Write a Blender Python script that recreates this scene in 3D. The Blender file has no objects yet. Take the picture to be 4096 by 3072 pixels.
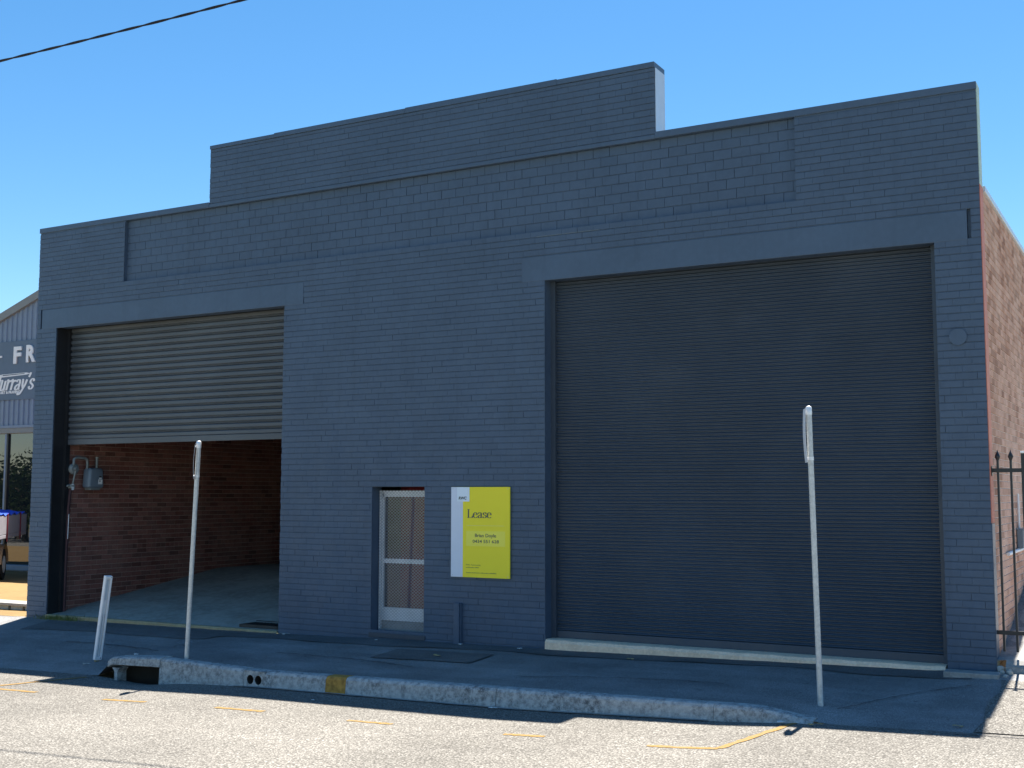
import bpy, bmesh, math, random
from mathutils import Vector, Matrix, Quaternion
random.seed(7)
R = math.radians
scene = bpy.context.scene
COL = scene.collection

# ---------------------------------------------------------------- camera, sky, sun, exposure
CAMPOS = Vector((1.8158, -14.2854, 1.9561))
cam_d = bpy.data.cameras.new('camera')
cam = bpy.data.objects.new('camera', cam_d); COL.objects.link(cam)
cam.location = CAMPOS
_yaw, _pit, _rol = 0.50884, 0.09162, 0.000668
_f = Vector((-math.sin(_yaw)*math.cos(_pit), math.cos(_yaw)*math.cos(_pit), math.sin(_pit)))
_r = Vector((math.cos(_yaw), math.sin(_yaw), 0)); _u = _r.cross(_f)
_r2 = _r*math.cos(_rol)+_u*math.sin(_rol); _u2 = _u*math.cos(_rol)-_r*math.sin(_rol)
cam.rotation_euler = Matrix((_r2, _u2, -_f)).transposed().to_euler()
cam_d.sensor_width = 36.0; cam_d.lens = 4736.6/4096*36
cam_d.clip_end = 2000; cam_d.clip_start = 0.1
scene.camera = cam

LIGHT = Vector((0.03, -0.41, -1.0)).normalized()      # direction the sunlight travels
SUN_EL = math.asin(-LIGHT.z)
world = bpy.data.worlds.new('World'); scene.world = world; world.use_nodes = True
wn = world.node_tree.nodes; wn.clear()
sky_t = wn.new('ShaderNodeTexSky'); sky_t.sky_type = 'NISHITA'; sky_t.sun_disc = False
sky_t.sun_elevation = SUN_EL; sky_t.sun_rotation = math.atan2(-LIGHT.x, -LIGHT.y)
sky_t.altitude = 600; sky_t.air_density = 1.0; sky_t.dust_density = 0.3; sky_t.ozone_density = 2.0
bgn = wn.new('ShaderNodeBackground'); bgn.inputs[1].default_value = 0.06
wo = wn.new('ShaderNodeOutputWorld')
hsv = wn.new('ShaderNodeHueSaturation'); hsv.inputs['Saturation'].default_value = 1.30; hsv.inputs['Hue'].default_value = 0.495
world.node_tree.links.new(sky_t.outputs[0], hsv.inputs['Color']); world.node_tree.links.new(hsv.outputs[0], bgn.inputs[0]); world.node_tree.links.new(bgn.outputs[0], wo.inputs[0])

sun_d = bpy.data.lights.new('sun', 'SUN'); sun_d.energy = 5.0; sun_d.angle = R(0.53); sun_d.color = (1.0, 0.95, 0.87)
sun = bpy.data.objects.new('sun', sun_d); COL.objects.link(sun)
sun.rotation_euler = LIGHT.to_track_quat('-Z', 'Y').to_euler(); sun.location = (0, 30, 60)
vs = scene.view_settings
vs.view_transform = 'Standard'; vs.look = 'None'; vs.gamma = 1.0; vs.exposure = 1.6; vs.use_curve_mapping = False

# ---------------------------------------------------------------- helpers
class MB:
    def __init__(s): s.v = []; s.f = []; s.m = []; s.t = []; s.smooth = []
    def quadlist(s, vs_, fs, mi=0, tint=0.5, sm=False):
        o = len(s.v); s.v += [tuple(p) for p in vs_]
        for f in fs:
            s.f.append([i+o for i in f]); s.m.append(mi); s.t.append(tint); s.smooth.append(sm)
    def box(s, x0, x1, y0, y1, z0, z1, mi=0, tint=0.5, skip=''):
        v = [(x0,y0,z0),(x1,y0,z0),(x1,y1,z0),(x0,y1,z0),(x0,y0,z1),(x1,y0,z1),(x1,y1,z1),(x0,y1,z1)]
        f = [(0,3,2,1),(4,5,6,7),(0,1,5,4),(1,2,6,5),(2,3,7,6),(3,0,4,7)]
        s.quadlist(v, f, mi, tint)
    def bbox(s, x0, x1, y0, y1, z0, z1, b=0.006, mi=0, tint=0.5):   # bevelled box
        bm = bmesh.new(); bmesh.ops.create_cube(bm, size=1)
        for q in bm.verts:
            q.co = Vector((x0+(q.co.x+.5)*(x1-x0), y0+(q.co.y+.5)*(y1-y0), z0+(q.co.z+.5)*(z1-z0)))
        bmesh.ops.bevel(bm, geom=bm.edges[:], offset=b, segments=2, affect='EDGES', profile=.6)
        bm.verts.index_update()
        s.quadlist([q.co for q in bm.verts], [[q.index for q in f.verts] for f in bm.faces], mi, tint); bm.free()
    def tube(s, pts, rad, n=12, mi=0, cap=True, sm=True):
        pts = [Vector(p) for p in pts]; rs = rad if isinstance(rad, (list, tuple)) else [rad]*len(pts)
        rings = []; ref = None
        for i, p in enumerate(pts):
            d = (pts[min(i+1, len(pts)-1)]-pts[max(i-1, 0)]).normalized()
            if ref is None: ref = Vector((0,0,1)) if abs(d.z) < .9 else Vector((1,0,0))
            a = d.cross(ref).normalized(); b = d.cross(a).normalized(); ref = a.cross(d)
            rings.append([p+(a*math.cos(2*math.pi*k/n)+b*math.sin(2*math.pi*k/n))*rs[i] for k in range(n)])
        v = [q for r in rings for q in r]; f = []
        for i in range(len(pts)-1):
            for k in range(n):
                f.append((i*n+k, i*n+(k+1) % n, (i+1)*n+(k+1) % n, (i+1)*n+k))
        s.quadlist(v, f, mi, .5, sm)
        if cap:
            s.quadlist(rings[0], [tuple(range(n))], mi); s.quadlist(rings[-1], [tuple(reversed(range(n)))], mi)
    def poly(s, pts, mi=0): s.quadlist(pts, [tuple(range(len(pts)))], mi)
    def prism(s, prof, x0, x1, mi=0, sm=False, close=True):       # profile (y,z) swept in x
        n = len(prof); v = [(x0, y, z) for y, z in prof]+[(x1, y, z) for y, z in prof]
        m = n if close else n-1
        s.quadlist(v, [(i, (i+1) % n, n+(i+1) % n, n+i) for i in range(m)], mi, .5, sm)
        if close: s.quadlist(v, [tuple(reversed(range(n))), tuple(range(n, 2*n))], mi)
    def mesh(s, name, mats):
        me = bpy.data.meshes.new(name); me.from_pydata(s.v, [], s.f)
        for m in (mats if isinstance(mats, (list, tuple)) else [mats]): me.materials.append(m)
        me.polygons.foreach_set('material_index', s.m)
        me.polygons.foreach_set('use_smooth', s.smooth)
        a = me.attributes.new('tint', 'FLOAT', 'FACE'); a.data.foreach_set('value', s.t)
        me.update(); return me
    def build(s, name, mats, parent=None):
        return link(bpy.data.objects.new(name, s.mesh(name, mats)), parent)
def link(o, parent=None):
    COL.objects.link(o)
    if parent: o.parent = parent
    return o
def empty(name, loc=(0,0,0)):
    o = bpy.data.objects.new(name, None); COL.objects.link(o); o.location = loc; o.empty_display_size = .2; return o
def tag(o, label, cat, group=None):
    o['label'] = label; o['category'] = cat
    if group: o['group'] = group
    return o
def struct(o, label=None):
    o['kind'] = 'structure'
    if label: o['label'] = label
    return o
def fix_normals(o):
    bm = bmesh.new(); bm.from_mesh(o.data); bmesh.ops.recalc_face_normals(bm, faces=bm.faces[:]); bm.to_mesh(o.data); bm.free()
def interp(tab, x):
    if x <= tab[0][0]: return tab[0][1]
    for (a, b), (c, d) in zip(tab, tab[1:]):
        if x <= c:
            t = (x-a)/(c-a); return b+(d-b)*t
    return tab[-1][1]
def sstep(a, b, x):
    t = max(0, min(1, (x-a)/(b-a))); return t*t*(3-2*t)

# ---------------------------------------------------------------- materials
class Mat:
    def __init__(s, name, rough=.6, spec=.4, metal=0):
        s.m = bpy.data.materials.new(name); s.m.use_nodes = True; s.nt = s.m.node_tree
        s.b = s.nt.nodes['Principled BSDF']; s.b.inputs['Roughness'].default_value = rough
        s.b.inputs['Specular IOR Level'].default_value = spec; s.b.inputs['Metallic'].default_value = metal
        s.pos = s.n('ShaderNodeNewGeometry').outputs['Position']
    def n(s, t, **k):
        q = s.nt.nodes.new(t)
        for a, b in k.items(): setattr(q, a, b)
        return q
    def l(s, a, b): s.nt.links.new(a, b)
    def inp(s, sock, v):
        if isinstance(v, bpy.types.NodeSocket): s.l(v, sock)
        else: sock.default_value = v
    def noise(s, scale, detail=4, rough=.55, sc=(1,1,1), dist=0):
        mp = s.n('ShaderNodeMapping'); s.l(s.pos, mp.inputs[0]); mp.inputs['Scale'].default_value = sc
        q = s.n('ShaderNodeTexNoise'); s.l(mp.outputs[0], q.inputs['Vector'])
        q.inputs['Scale'].default_value = scale; q.inputs['Detail'].default_value = detail
        q.inputs['Roughness'].default_value = rough; q.inputs['Distortion'].default_value = dist
        return q.outputs['Fac']
    def voro(s, scale, feat='F1', out='Distance'):
        q = s.n('ShaderNodeTexVoronoi'); q.feature = feat; s.l(s.pos, q.inputs['Vector']); q.inputs['Scale'].default_value = scale
        return q.outputs[out]
    def ramp(s, f, stops):
        q = s.n('ShaderNodeValToRGB'); s.l(f, q.inputs[0]); e = q.color_ramp.elements
        while len(e) < len(stops): e.new(.5)
        for el, (p, c) in zip(e, stops):
            el.position = p; el.color = (c, c, c, 1) if isinstance(c, (int, float)) else (*c, 1)
        return q.outputs[0]
    def mix(s, f, a, b, mode='MIX'):
        q = s.n('ShaderNodeMix', data_type='RGBA', blend_type=mode); s.inp(q.inputs[0], f)
        for sock, v in ((q.inputs[6], a), (q.inputs[7], b)):
            s.inp(sock, (*v, 1) if isinstance(v, tuple) else v)
        return q.outputs[2]
    def mth(s, op, a, b=None):
        q = s.n('ShaderNodeMath', operation=op); s.inp(q.inputs[0], a)
        if b is not None: s.inp(q.inputs[1], b)
        return q.outputs[0]
    def attr(s, name='tint'):
        q = s.n('ShaderNodeAttribute'); q.attribute_name = name; return q.outputs['Fac']
    def col(s, v): s.inp(s.b.inputs['Base Color'], (*v, 1) if isinstance(v, tuple) else v); return s
    def rough(s, v): s.inp(s.b.inputs['Roughness'], v); return s
    def bump(s, h, strength=.3, dist=.01):
        q = s.n('ShaderNodeBump'); q.inputs['Strength'].default_value = strength; q.inputs['Distance'].default_value = dist
        s.l(h, q.inputs['Height']); s.l(q.outputs[0], s.b.inputs['Normal']); return s
def simple(name, c, rough=.6, spec=.4, metal=0, var=.12, scale=6, bump=0, bscale=80):
    m = Mat(name, rough, spec, metal)
    lo = tuple(x*(1-var) for x in c); hi = tuple(min(1, x*(1+var)) for x in c)
    m.col(m.mix(m.ramp(m.noise(scale), [(.3, 0), (.7, 1)]), lo, hi))
    if bump: m.bump(m.noise(bscale, 3), bump, .004)
    return m.m

MAT = {}
def painted(name, base, rough=.5):
    m = Mat(name, rough, .4)
    n1 = m.ramp(m.noise(.8, 5), [(.3, 0), (.75, 1)]); n2 = m.noise(14, 5)
    c = m.mix(n1, tuple(x*.9 for x in base), tuple(x*1.1 for x in base))
    c = m.mix(m.mth('MULTIPLY', m.ramp(n2, [(.45, 0), (.8, 1)]), .3), c, tuple(x*1.35 for x in base))
    t = m.attr(); c = m.mix(m.mth('MULTIPLY', t, .09), c, (0.02, 0.026, 0.036))
    stk = m.ramp(m.noise(2.6, 6, .62, (2.2, 1, .16)), [(.52, 0), (.75, 1)])
    c = m.mix(m.mth('MULTIPLY', stk, .28), c, tuple(x*.55 for x in base))
    pat = m.ramp(m.noise(1.7, 3, .5, (1, 1, 1.6)), [(.56, 0), (.60, 1)])
    c = m.mix(m.mth('MULTIPLY', pat, .16), c, tuple(x*1.25 for x in base))
    chp = m.ramp(m.noise(34, 3, .5), [(.77, 0), (.79, 1)])
    c = m.mix(m.mth('MULTIPLY', chp, .3), c, (0.30, 0.33, 0.36))
    m.col(c); m.rough(m.ramp(m.noise(3, 4), [(.3, rough-.08), (.7, rough+.1)]))
    m.bump(m.noise(90, 4), .18, .003)
    return m.m
PAINT = (0.071, 0.109, 0.165)
MAT['paint'] = painted('charcoal masonry paint', PAINT)
MAT['paint_smooth'] = painted('charcoal render paint', (0.075, 0.115, 0.173), .40)
MAT['paint_dark'] = painted('dark door paint', (0.055, 0.072, 0.096), .40)
def steel(name, c):
    m = Mat(name, .38, .5)
    m.col(m.mix(m.ramp(m.noise(.7, 5), [(.3, 0), (.7, 1)]), tuple(x*.88 for x in c), tuple(x*1.12 for x in c)))
    du = m.ramp(m.noise(.9, 5, .6), [(.5, 0), (.8, .10)])
    m.col(m.mix(du, m.b.inputs['Base Color'].links[0].from_socket, (0.22, 0.23, 0.24)))
    m.rough(m.ramp(m.noise(2.5, 4), [(.3, .32), (.7, .46)])); return m.m
MAT['door_steel'] = steel('dark roller door steel', (0.046, 0.064, 0.090))
MAT['shutter_steel'] = steel('grey shutter steel', (0.078, 0.088, 0.100))
MAT['paint_mid'] = painted('grey shutter paint', (0.098, 0.118, 0.142), .42)

def brick_mat(name, cols, mortar=False, bleach=None):
    m = Mat(name, .85, .25)
    t = m.attr()
    st = [(i/(len(cols)-1), c) for i, c in enumerate(cols)]
    c = m.ramp(t, st)
    c = m.mix(m.ramp(m.noise(22, 5), [(.35, 0), (.75, .5)]), c, tuple(x*.7 for x in cols[0]))
    if bleach:
        c = m.mix(m.ramp(m.noise(1.3, 6, .6, (1,1,.5)), [(.42, 0), (.7, .42)]), c, bleach)
    m.col(c); m.bump(m.noise(120, 4), .35, .004); return m.m
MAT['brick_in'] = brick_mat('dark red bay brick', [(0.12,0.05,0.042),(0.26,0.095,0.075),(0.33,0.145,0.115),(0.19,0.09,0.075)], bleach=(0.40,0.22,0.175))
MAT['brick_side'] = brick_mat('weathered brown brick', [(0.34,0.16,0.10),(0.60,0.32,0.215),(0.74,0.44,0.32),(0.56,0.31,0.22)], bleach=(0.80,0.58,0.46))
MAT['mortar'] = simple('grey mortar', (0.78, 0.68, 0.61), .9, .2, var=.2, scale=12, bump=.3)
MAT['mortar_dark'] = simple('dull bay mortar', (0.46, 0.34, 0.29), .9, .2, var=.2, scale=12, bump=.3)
MAT['salmon'] = simple('terracotta edge paint', (0.62, 0.21, 0.14), .6, .3, var=.1, scale=8, bump=.2)
MAT['pale_green'] = simple('pale green parapet paint', (0.50, 0.62, 0.54), .6, .3, var=.1)
MAT['flash_white'] = simple('pale metal flashing', (0.62, 0.66, 0.70), .4, .5, .2, var=.05)

def road_mat():
    m = Mat('pale worn aggregate asphalt', .9, .25)
    v = m.voro(56, 'F1'); vc = m.voro(56, 'F1', 'Color')
    sep = m.n('ShaderNodeSeparateColor'); m.l(vc, sep.inputs[0])
    st = m.ramp(sep.outputs[0], [(0, (0.135,0.124,0.108)), (.35, (0.205,0.190,0.167)), (.7, (0.262,0.245,0.217)), (1, (0.36,0.34,0.305))])
    c = m.mix(m.ramp(v, [(.34, 0), (.7, .9)]), st, (0.085, 0.079, 0.070))
    big = m.ramp(m.noise(.5, 5), [(.3, .82), (.7, 1.1)])
    c = m.mix(1.0, c, big, 'MULTIPLY')
    wheel = m.ramp(m.noise(1.0, 4, .6, (.08, 1.2, 1)), [(.35, .9), (.65, 1.05)])
    c = m.mix(1.0, c, wheel, 'MULTIPLY')
    oil = m.ramp(m.noise(2.3, 4, .6), [(.68, 0), (.78, .45)]); c = m.mix(oil, c, (0.13, 0.12, 0.11))
    m.col(c); m.bump(m.ramp(v, [(.1, 1), (.6, 0)]), .45, .005); return m.m
MAT['road'] = road_mat()
def foot_mat(name, k=1.0):
    m = Mat(name, .85, .25)
    v = m.voro(170, 'F1', 'Color'); sep = m.n('ShaderNodeSeparateColor'); m.l(v, sep.inputs[0])
    st = m.ramp(sep.outputs[1], [(0, tuple(x*k for x in (0.075,0.074,0.073))), (.6, tuple(x*k for x in (0.125,0.122,0.12))), (1, tuple(x*k for x in (0.20,0.195,0.19)))])
    big = m.ramp(m.noise(.9, 6, .6), [(.3, .72), (.7, 1.18)])
    c = m.mix(1.0, st, big, 'MULTIPLY')
    strk = m.ramp(m.noise(1.2, 5, .6, (.35, 2.2, 1)), [(.4, .85), (.65, 1.1)])
    c = m.mix(1.0, c, strk, 'MULTIPLY')
    gum = m.ramp(m.noise(9, 2), [(.70, 0), (.73, .5)]); c = m.mix(gum, c, (0.05, 0.05, 0.05))
    sp = m.ramp(m.noise(55, 2), [(.74, 0), (.78, 1)])
    c = m.mix(m.mth('MULTIPLY', sp, .4), c, (0.32, 0.31, 0.29))
    m.col(c); m.bump(m.noise(160, 3), .45, .004); return m.m
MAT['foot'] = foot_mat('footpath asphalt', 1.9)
MAT['foot_dark'] = foot_mat('newer footpath asphalt', 1.15)
def conc_mat(name, c, stain, amt=.6, sc=7):
    m = Mat(name, .88, .25)
    n = m.ramp(m.noise(sc, 7, .68), [(.38, 0), (.62, 1)])
    q = m.mix(m.mth('MULTIPLY', n, amt), c, stain)
    q = m.mix(m.ramp(m.noise(sc*6, 4), [(.45, 0), (.8, .5)]), q, tuple(x*1.4 for x in c))
    m.col(q); m.bump(m.noise(60, 5), .5, .006); return m.m
def kerb_mat():
    m = Mat('mottled kerb concrete', .9, .25)
    a = m.ramp(m.noise(15, 8, .72), [(.40, 0), (.62, .9)]); d = m.ramp(m.noise(3.2, 5, .6, (1, 1, .5)), [(.35, .5), (.65, 1)])
    c = m.mix(m.mth('MULTIPLY', a, d), (0.50,0.50,0.48), (0.075,0.077,0.08))
    c = m.mix(m.ramp(m.noise(70, 3), [(.5, 0), (.75, .5)]), c, (0.62,0.61,0.58))
    m.col(c); m.bump(m.noise(45, 6, .65), .8, .01); return m.m
MAT['kerb'] = kerb_mat()
MAT['sill'] = conc_mat('cream concrete sill', (0.98,0.70,0.49), (0.70,0.48,0.32), .5, 5)
MAT['slab'] = conc_mat('grey bay concrete', (0.42,0.395,0.34), (0.24,0.225,0.19), .7, 1.6)
MAT['slab_edge'] = conc_mat('yellowed slab edge', (0.42,0.34,0.20), (0.25,0.20,0.12), .6, 6)
MAT['conc_pale'] = conc_mat('pale rough concrete', (0.34,0.33,0.31), (0.20,0.195,0.185), .6, 6)
MAT['yard'] = conc_mat('sandy concrete yard', (0.225,0.148,0.060), (0.18,0.112,0.043), .6, 1.2)
MAT['void'] = simple('damp pit concrete', (0.05,0.045,0.04), .9, .2)
def yellow_mat():
    m = Mat('worn yellow road paint', .7, .3)
    w = m.ramp(m.noise(38, 5, .7), [(.42, 0), (.62, 1)])
    m.col(m.mix(w, (0.27,0.145,0.022), (0.22,0.165,0.085))); m.bump(m.noise(95, 3), .4, .004); return m.m
MAT['yellow'] = yellow_mat()
MAT['kerb_yellow'] = simple('ochre kerb paint', (0.42,0.22,0.045), .75, .3, var=.35, scale=18, bump=.4)
def galv_mat():
    m = Mat('galvanised steel', .45, .5, .25)
    c = m.ramp(m.noise(28, 4), [(.3, (0.46,0.48,0.47)), (.7, (0.62,0.64,0.63))])
    m.col(c); m.rough(m.ramp(m.noise(10, 3), [(.3, .35), (.7, .55)])); return m.m
MAT['galv'] = galv_mat()
MAT['clamp'] = simple('bright clamp band', (0.78,0.78,0.78), .35, .5, .4, var=.05)
MAT['white_plastic'] = simple('weathered white plastic', (0.78,0.79,0.80), .5, .4, var=.06, scale=9)
MAT['white_frame'] = simple('white aluminium', (0.72,0.73,0.74), .4, .5, .1, var=.05)
MAT['mesh'] = simple('galvanised expanded mesh', (0.34,0.37,0.42), .5, .5, .3, var=.1)
MAT['black'] = simple('black powdercoat', (0.018,0.019,0.022), .4, .5, var=.2)
MAT['sign_yellow'] = simple('lemon sign print', (1.0,0.83,0.03), .45, .4, var=.015)
MAT['sign_yellow2'] = simple('pale lemon sign print', (1.0,0.88,0.10), .45, .4, var=.01)
MAT['sign_line'] = simple('cream sign rule', (0.82,0.80,0.35), .45, .4, var=.01)
MAT['sign_blue'] = simple('ice grey sign print', (0.72,0.77,0.86), .45, .4, var=.015)
MAT['sign_blue2'] = simple('light ice sign print', (0.82,0.90,0.96), .45, .4, var=.01)
MAT['ink'] = simple('grey ink', (0.09,0.11,0.10), .5, .3, var=.05)
MAT['ink_soft'] = simple('faded ink', (0.28,0.29,0.08), .5, .3, var=.05)
MAT['red_panel'] = simple('faded red panel', (0.26,0.022,0.028), .6, .3, var=.15)
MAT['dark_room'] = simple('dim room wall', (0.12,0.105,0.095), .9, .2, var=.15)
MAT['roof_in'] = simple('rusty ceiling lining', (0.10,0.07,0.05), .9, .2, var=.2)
MAT['meter'] = simple('blue grey enamel', (0.17,0.215,0.26), .45, .5, var=.08)
MAT['pipe'] = simple('grey gas pipe', (0.26,0.28,0.27), .5, .5, .3, var=.15)
MAT['pipe_brown'] = simple('maroon painted pipe', (0.075,0.035,0.038), .6, .3, var=.15)
MAT['cable'] = simple('black cable sheath', (0.012,0.012,0.016), .55, .3, var=.2)
MAT['leaf_dry'] = simple('dry leaf', (0.36,0.30,0.16), .8, .2, var=.3, scale=40)
MAT['paper'] = simple('paper scrap', (0.70,0.72,0.72), .8, .2, var=.1, scale=40)
MAT['stone'] = conc_mat('pale rubble', (0.50,0.48,0.43), (0.30,0.28,0.25), .6, 14)
MAT['grass'] = simple('dry green grass', (0.13,0.16,0.05), .8, .2, var=.4, scale=12)
MAT['clad'] = simple('blue grey steel cladding', (0.19,0.24,0.32), .45, .4, .1, var=.05)
MAT['clad_trim'] = simple('grey green roof trim', (0.22,0.225,0.22), .5, .4, .1, var=.06)
MAT['fascia'] = simple('slate sign fascia', (0.105,0.15,0.21), .5, .4, var=.05)
MAT['fascia_ink'] = simple('navy logo ground', (0.05,0.075,0.11), .5, .4, var=.05)
MAT['letter'] = simple('white sign lettering', (0.80,0.80,0.80), .5, .4, var=.02)
MAT['grate'] = simple('rusty steel grate', (0.05,0.048,0.045), .6, .4, .3, var=.3)
def glass_mat(name, tint, ior=1.9, rough=.01):
    m = Mat(name, rough, .5); m.col(tint); m.b.inputs['IOR'].default_value = ior; m.b.inputs['Specular IOR Level'].default_value = .5; return m.m
MAT['shop_glass'] = glass_mat('dark tinted shop glass', (0.012,0.016,0.02), 2.1)
def clear_glass():
    m = Mat('clear glazing', .02, .5); m.col((0.9,0.95,0.95)); m.b.inputs['Transmission Weight'].default_value = 1.0; m.b.inputs['IOR'].default_value = 1.45; return m.m
MAT['glass'] = clear_glass()
MAT['bark'] = simple('brown bark', (0.10,0.075,0.055), .9, .2, var=.3, scale=9, bump=.6)
def leafmat():
    m = Mat('tree leaves', .6, .3); t = m.attr()
    m.col(m.ramp(t, [(0, (0.022,0.045,0.014)), (.5, (0.045,0.085,0.022)), (1, (0.09,0.13,0.035))])); return m.m
MAT['leaf'] = leafmat()
MAT['ground'] = simple('dry grassy ground', (0.13,0.13,0.065), .95, .2, var=.3, scale=.6, bump=.4)
MAT['tarp'] = simple('blue tarpaulin', (0.012,0.07,0.55), .5, .4, var=.2, scale=5)
MAT['tray'] = simple('grey truck tray', (0.42,0.40,0.44), .5, .4, .2, var=.1)
MAT['cabw'] = simple('white truck cab paint', (0.75,0.75,0.75), .3, .5, var=.03)
MAT['tyre'] = simple('black tyre rubber', (0.02,0.02,0.02), .8, .2, var=.2)
MAT['strap'] = simple('maroon strap', (0.25,0.04,0.06), .7, .2, var=.1)
MAT['mudguard'] = simple('tan mudguard', (0.30,0.23,0.16), .6, .3, var=.1)

# ---------------------------------------------------------------- terrain functions
ZW = [(-40,-.40),(-20,-.27),(-15.9,-.225),(-10.2,-.19),(-8.5,-.155),(-5.65,-.126),(-.5,-.037),(0,-.01),(4,.05),(20,.2)]
RZ = [(-60,-1.2),(-20,-.70),(-12.3,-.565),(-10.2,-.535),(-8.2,-.465),(-4.6,-.415),(-2.2,-.325),(-1.5,-.275),(.3,-.215),(4,-.12),(40,.6)]
ZK = [(-11.5,-.30),(-10.8,-.285),(-10.0,-.243),(-9.3,-.262),(-8.2,-.288),(-7,-.265),(-4.87,-.225),(-2.8,-.19),(-1.4,-.165),(0,-.14)]
def kmask(x): return sstep(-11.25, -10.85, x)*(1-sstep(-2.0, -1.15, x))
def road_z(x, y):
    d = max(0, -2.6-y)
    z = interp(RZ, x)+.004*min(d, 2)+.014*max(0, min(d, 6)-2)
    z -= .055*math.exp(-((x+10.3)/.55)**2)*math.exp(-(d/.35)**2)
    return z
def edge_z(x):
    k = kmask(x); return k*interp(ZK, x)+(1-k)*road_z(x, -2.6)
def foot_z(x, y):
    t = max(0, min(1, -y/2.6)); a = interp(ZW, x)
    return a+(edge_z(x)-a)*t
def ground_z(x, y): return road_z(x, y) if y < -2.6 else foot_z(x, y)
def grid(name, xs, ys, fn, mat, flip=False):
    nx, ny = len(xs), len(ys)
    v = [(x, y, fn(x, y)) for y in ys for x in xs]
    f = [(j*nx+i, j*nx+i+1, (j+1)*nx+i+1, (j+1)*nx+i) for j in range(ny-1) for i in range(nx-1)]
    b = MB(); b.quadlist(v, f, 0, .5, True); return b
def rng(a, b, s):
    n = max(1, int(round((b-a)/s))); return [a+(b-a)*i/n for i in range(n+1)]

# ---------------------------------------------------------------- ground, road, footpath, kerb
b = MB(); b.quadlist([(-900,-900,-1.6),(900,-900,-1.6),(900,900,-1.6),(-900,900,-1.6)], [(0,1,2,3)])
struct(b.build('ground', MAT['ground']))
xs = [-200,-120,-80,-60,-45,-35,-28,-22]+rng(-18,4,.25)+[5,7,10,15,25,45,80,150]
ys = [-30,-24,-19,-16,-13,-11,-9,-7.5,-6.2,-5.2,-4.4,-3.8,-3.4,-3.1,-2.95,-2.8,-2.7,-2.6]
road = struct(grid('road', xs, ys, road_z, None).build('road', MAT['road']))
xs = [-60,-45,-35,-28,-22]+rng(-18,4,.2)+[6,10,20]
fys = rng(-2.6, .04, .13)
def fz_n(x, y): return foot_z(x, y)+.004*math.sin(x*3.1+y*2.3)*math.sin(y*4.7)*(1 if -2.5 < y < -.1 else 0)
footpath = struct(grid('footpath', xs, fys, fz_n, None).build('footpath', MAT['foot']))
def drape(name, poly_fn, mat, parent, lift=.004, gz=ground_z):
    b = MB(); v, f = poly_fn()
    b.quadlist([(x, y, gz(x, y)+lift) for x, y in v], f, 0, .5, True); return b.build(name, mat, parent)
def strip_poly(p0, p1, w, n=12, jag=0):
    p0 = Vector(p0); p1 = Vector(p1); d = (p1-p0).normalized(); s = Vector((-d.y, d.x))
    v = []
    for i in range(n+1):
        c = p0.lerp(p1, i/n); e = w/2+random.uniform(-jag, jag); g = w/2+random.uniform(-jag, jag)
        v += [tuple(c+s*e), tuple(c-s*g)]
    return v, [(2*i, 2*i+1, 2*i+3, 2*i+2) for i in range(n)]
def gzr(x, y): return foot_z(x, y)+.006 if y > -2.6 else road_z(x, y)
for p0, p1 in (((-13.2,-4.02),(-12.4,-4.02)),((-11.75,-4.02),(-10.75,-3.98)),((-9.46,-4.08),(-8.78,-4.05)),((-7.72,-4.03),(-7.05,-4.0)),
               ((-5.88,-4.03),(-5.33,-4.0)),((-4.0,-4.02),(-3.56,-4.0)),((-2.47,-4.08),(-1.80,-4.06)),((-1.80,-4.06),(-1.52,-2.66)),((-11.75,-4.02),(-11.25,-2.75))):
    drape('painted_line', lambda: strip_poly(p0, p1, .075, 14, .012), MAT['yellow'], road, .005 if p1[1] > -3 else .004, gzr)
# tar crack lines on the road near the driveway
for p0, p1, w in (((-.1,-2.72),(3.5,-2.66),.018),):
    drape('crack', lambda: strip_poly(p0, p1, w, 40, .006), MAT['foot_dark'], road, .004, gzr)
# darker strip of newer asphalt along the wall and a square patch
def wall_strip():
    v = []; n = 60; xs_ = [-15.2+15.0*i/n for i in range(n+1)]
    for x in xs_: v += [(x, -.02), (x, -.42-.25*max(0, -x-6)/9+.05*math.sin(x*1.7)+.02*math.sin(x*5))]
    return v, [(2*i+1, 2*i+3, 2*i+2, 2*i) for i in range(n)]
drape('asphalt_strip', wall_strip, MAT['foot_dark'], footpath, .009)
drape('asphalt_patch', lambda: strip_poly((-7.55,-1.0), (-6.05,-.98), .66, 10, .02), MAT['foot_dark'], footpath, .012)

def dw_sunlit():
    xs_ = [.12,.18,.24,.3,.7,1.2,2,3,4]; ys_ = [-2.598,-2.2,-1.8,-1.4,-1.0,-.7,-.45]; nx = len(xs_)
    v = [(x+(.03*math.sin(y*5) if i == 0 else 0), y) for y in ys_ for i, x in enumerate(xs_)]
    return v, [(j*nx+i, j*nx+i+1, (j+1)*nx+i+1, (j+1)*nx+i) for j in range(len(ys_)-1) for i in range(nx-1)]
def crack_poly(pts, w):
    v = []
    for i, (x, y) in enumerate(pts):
        e = w*random.uniform(.4, 1.2); v += [(x, y+e), (x, y-e)]
    return v, [(2*i, 2*i+1, 2*i+3, 2*i+2) for i in range(len(pts)-1)]
def wig(p0, p1, n, a): return [(p0[0]+(p1[0]-p0[0])*i/n+random.uniform(-a, a), p0[1]+(p1[1]-p0[1])*i/n+random.uniform(-a, a)+.12*math.sin(math.pi*i/n)) for i in range(n+1)]
for p0, p1, w in (((-1.25,-2.05),(-.15,-.75),.011),((-9.0,-1.5),(-6.6,-1.75),.009),((-5.0,-1.9),(-2.6,-1.55),.008),((-13.5,-1.2),(-10.6,-1.5),.010)):
    pts = wig(p0, p1, 34, .016); drape('crack', lambda: crack_poly(pts, w), MAT['void'], footpath, .0125)
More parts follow.
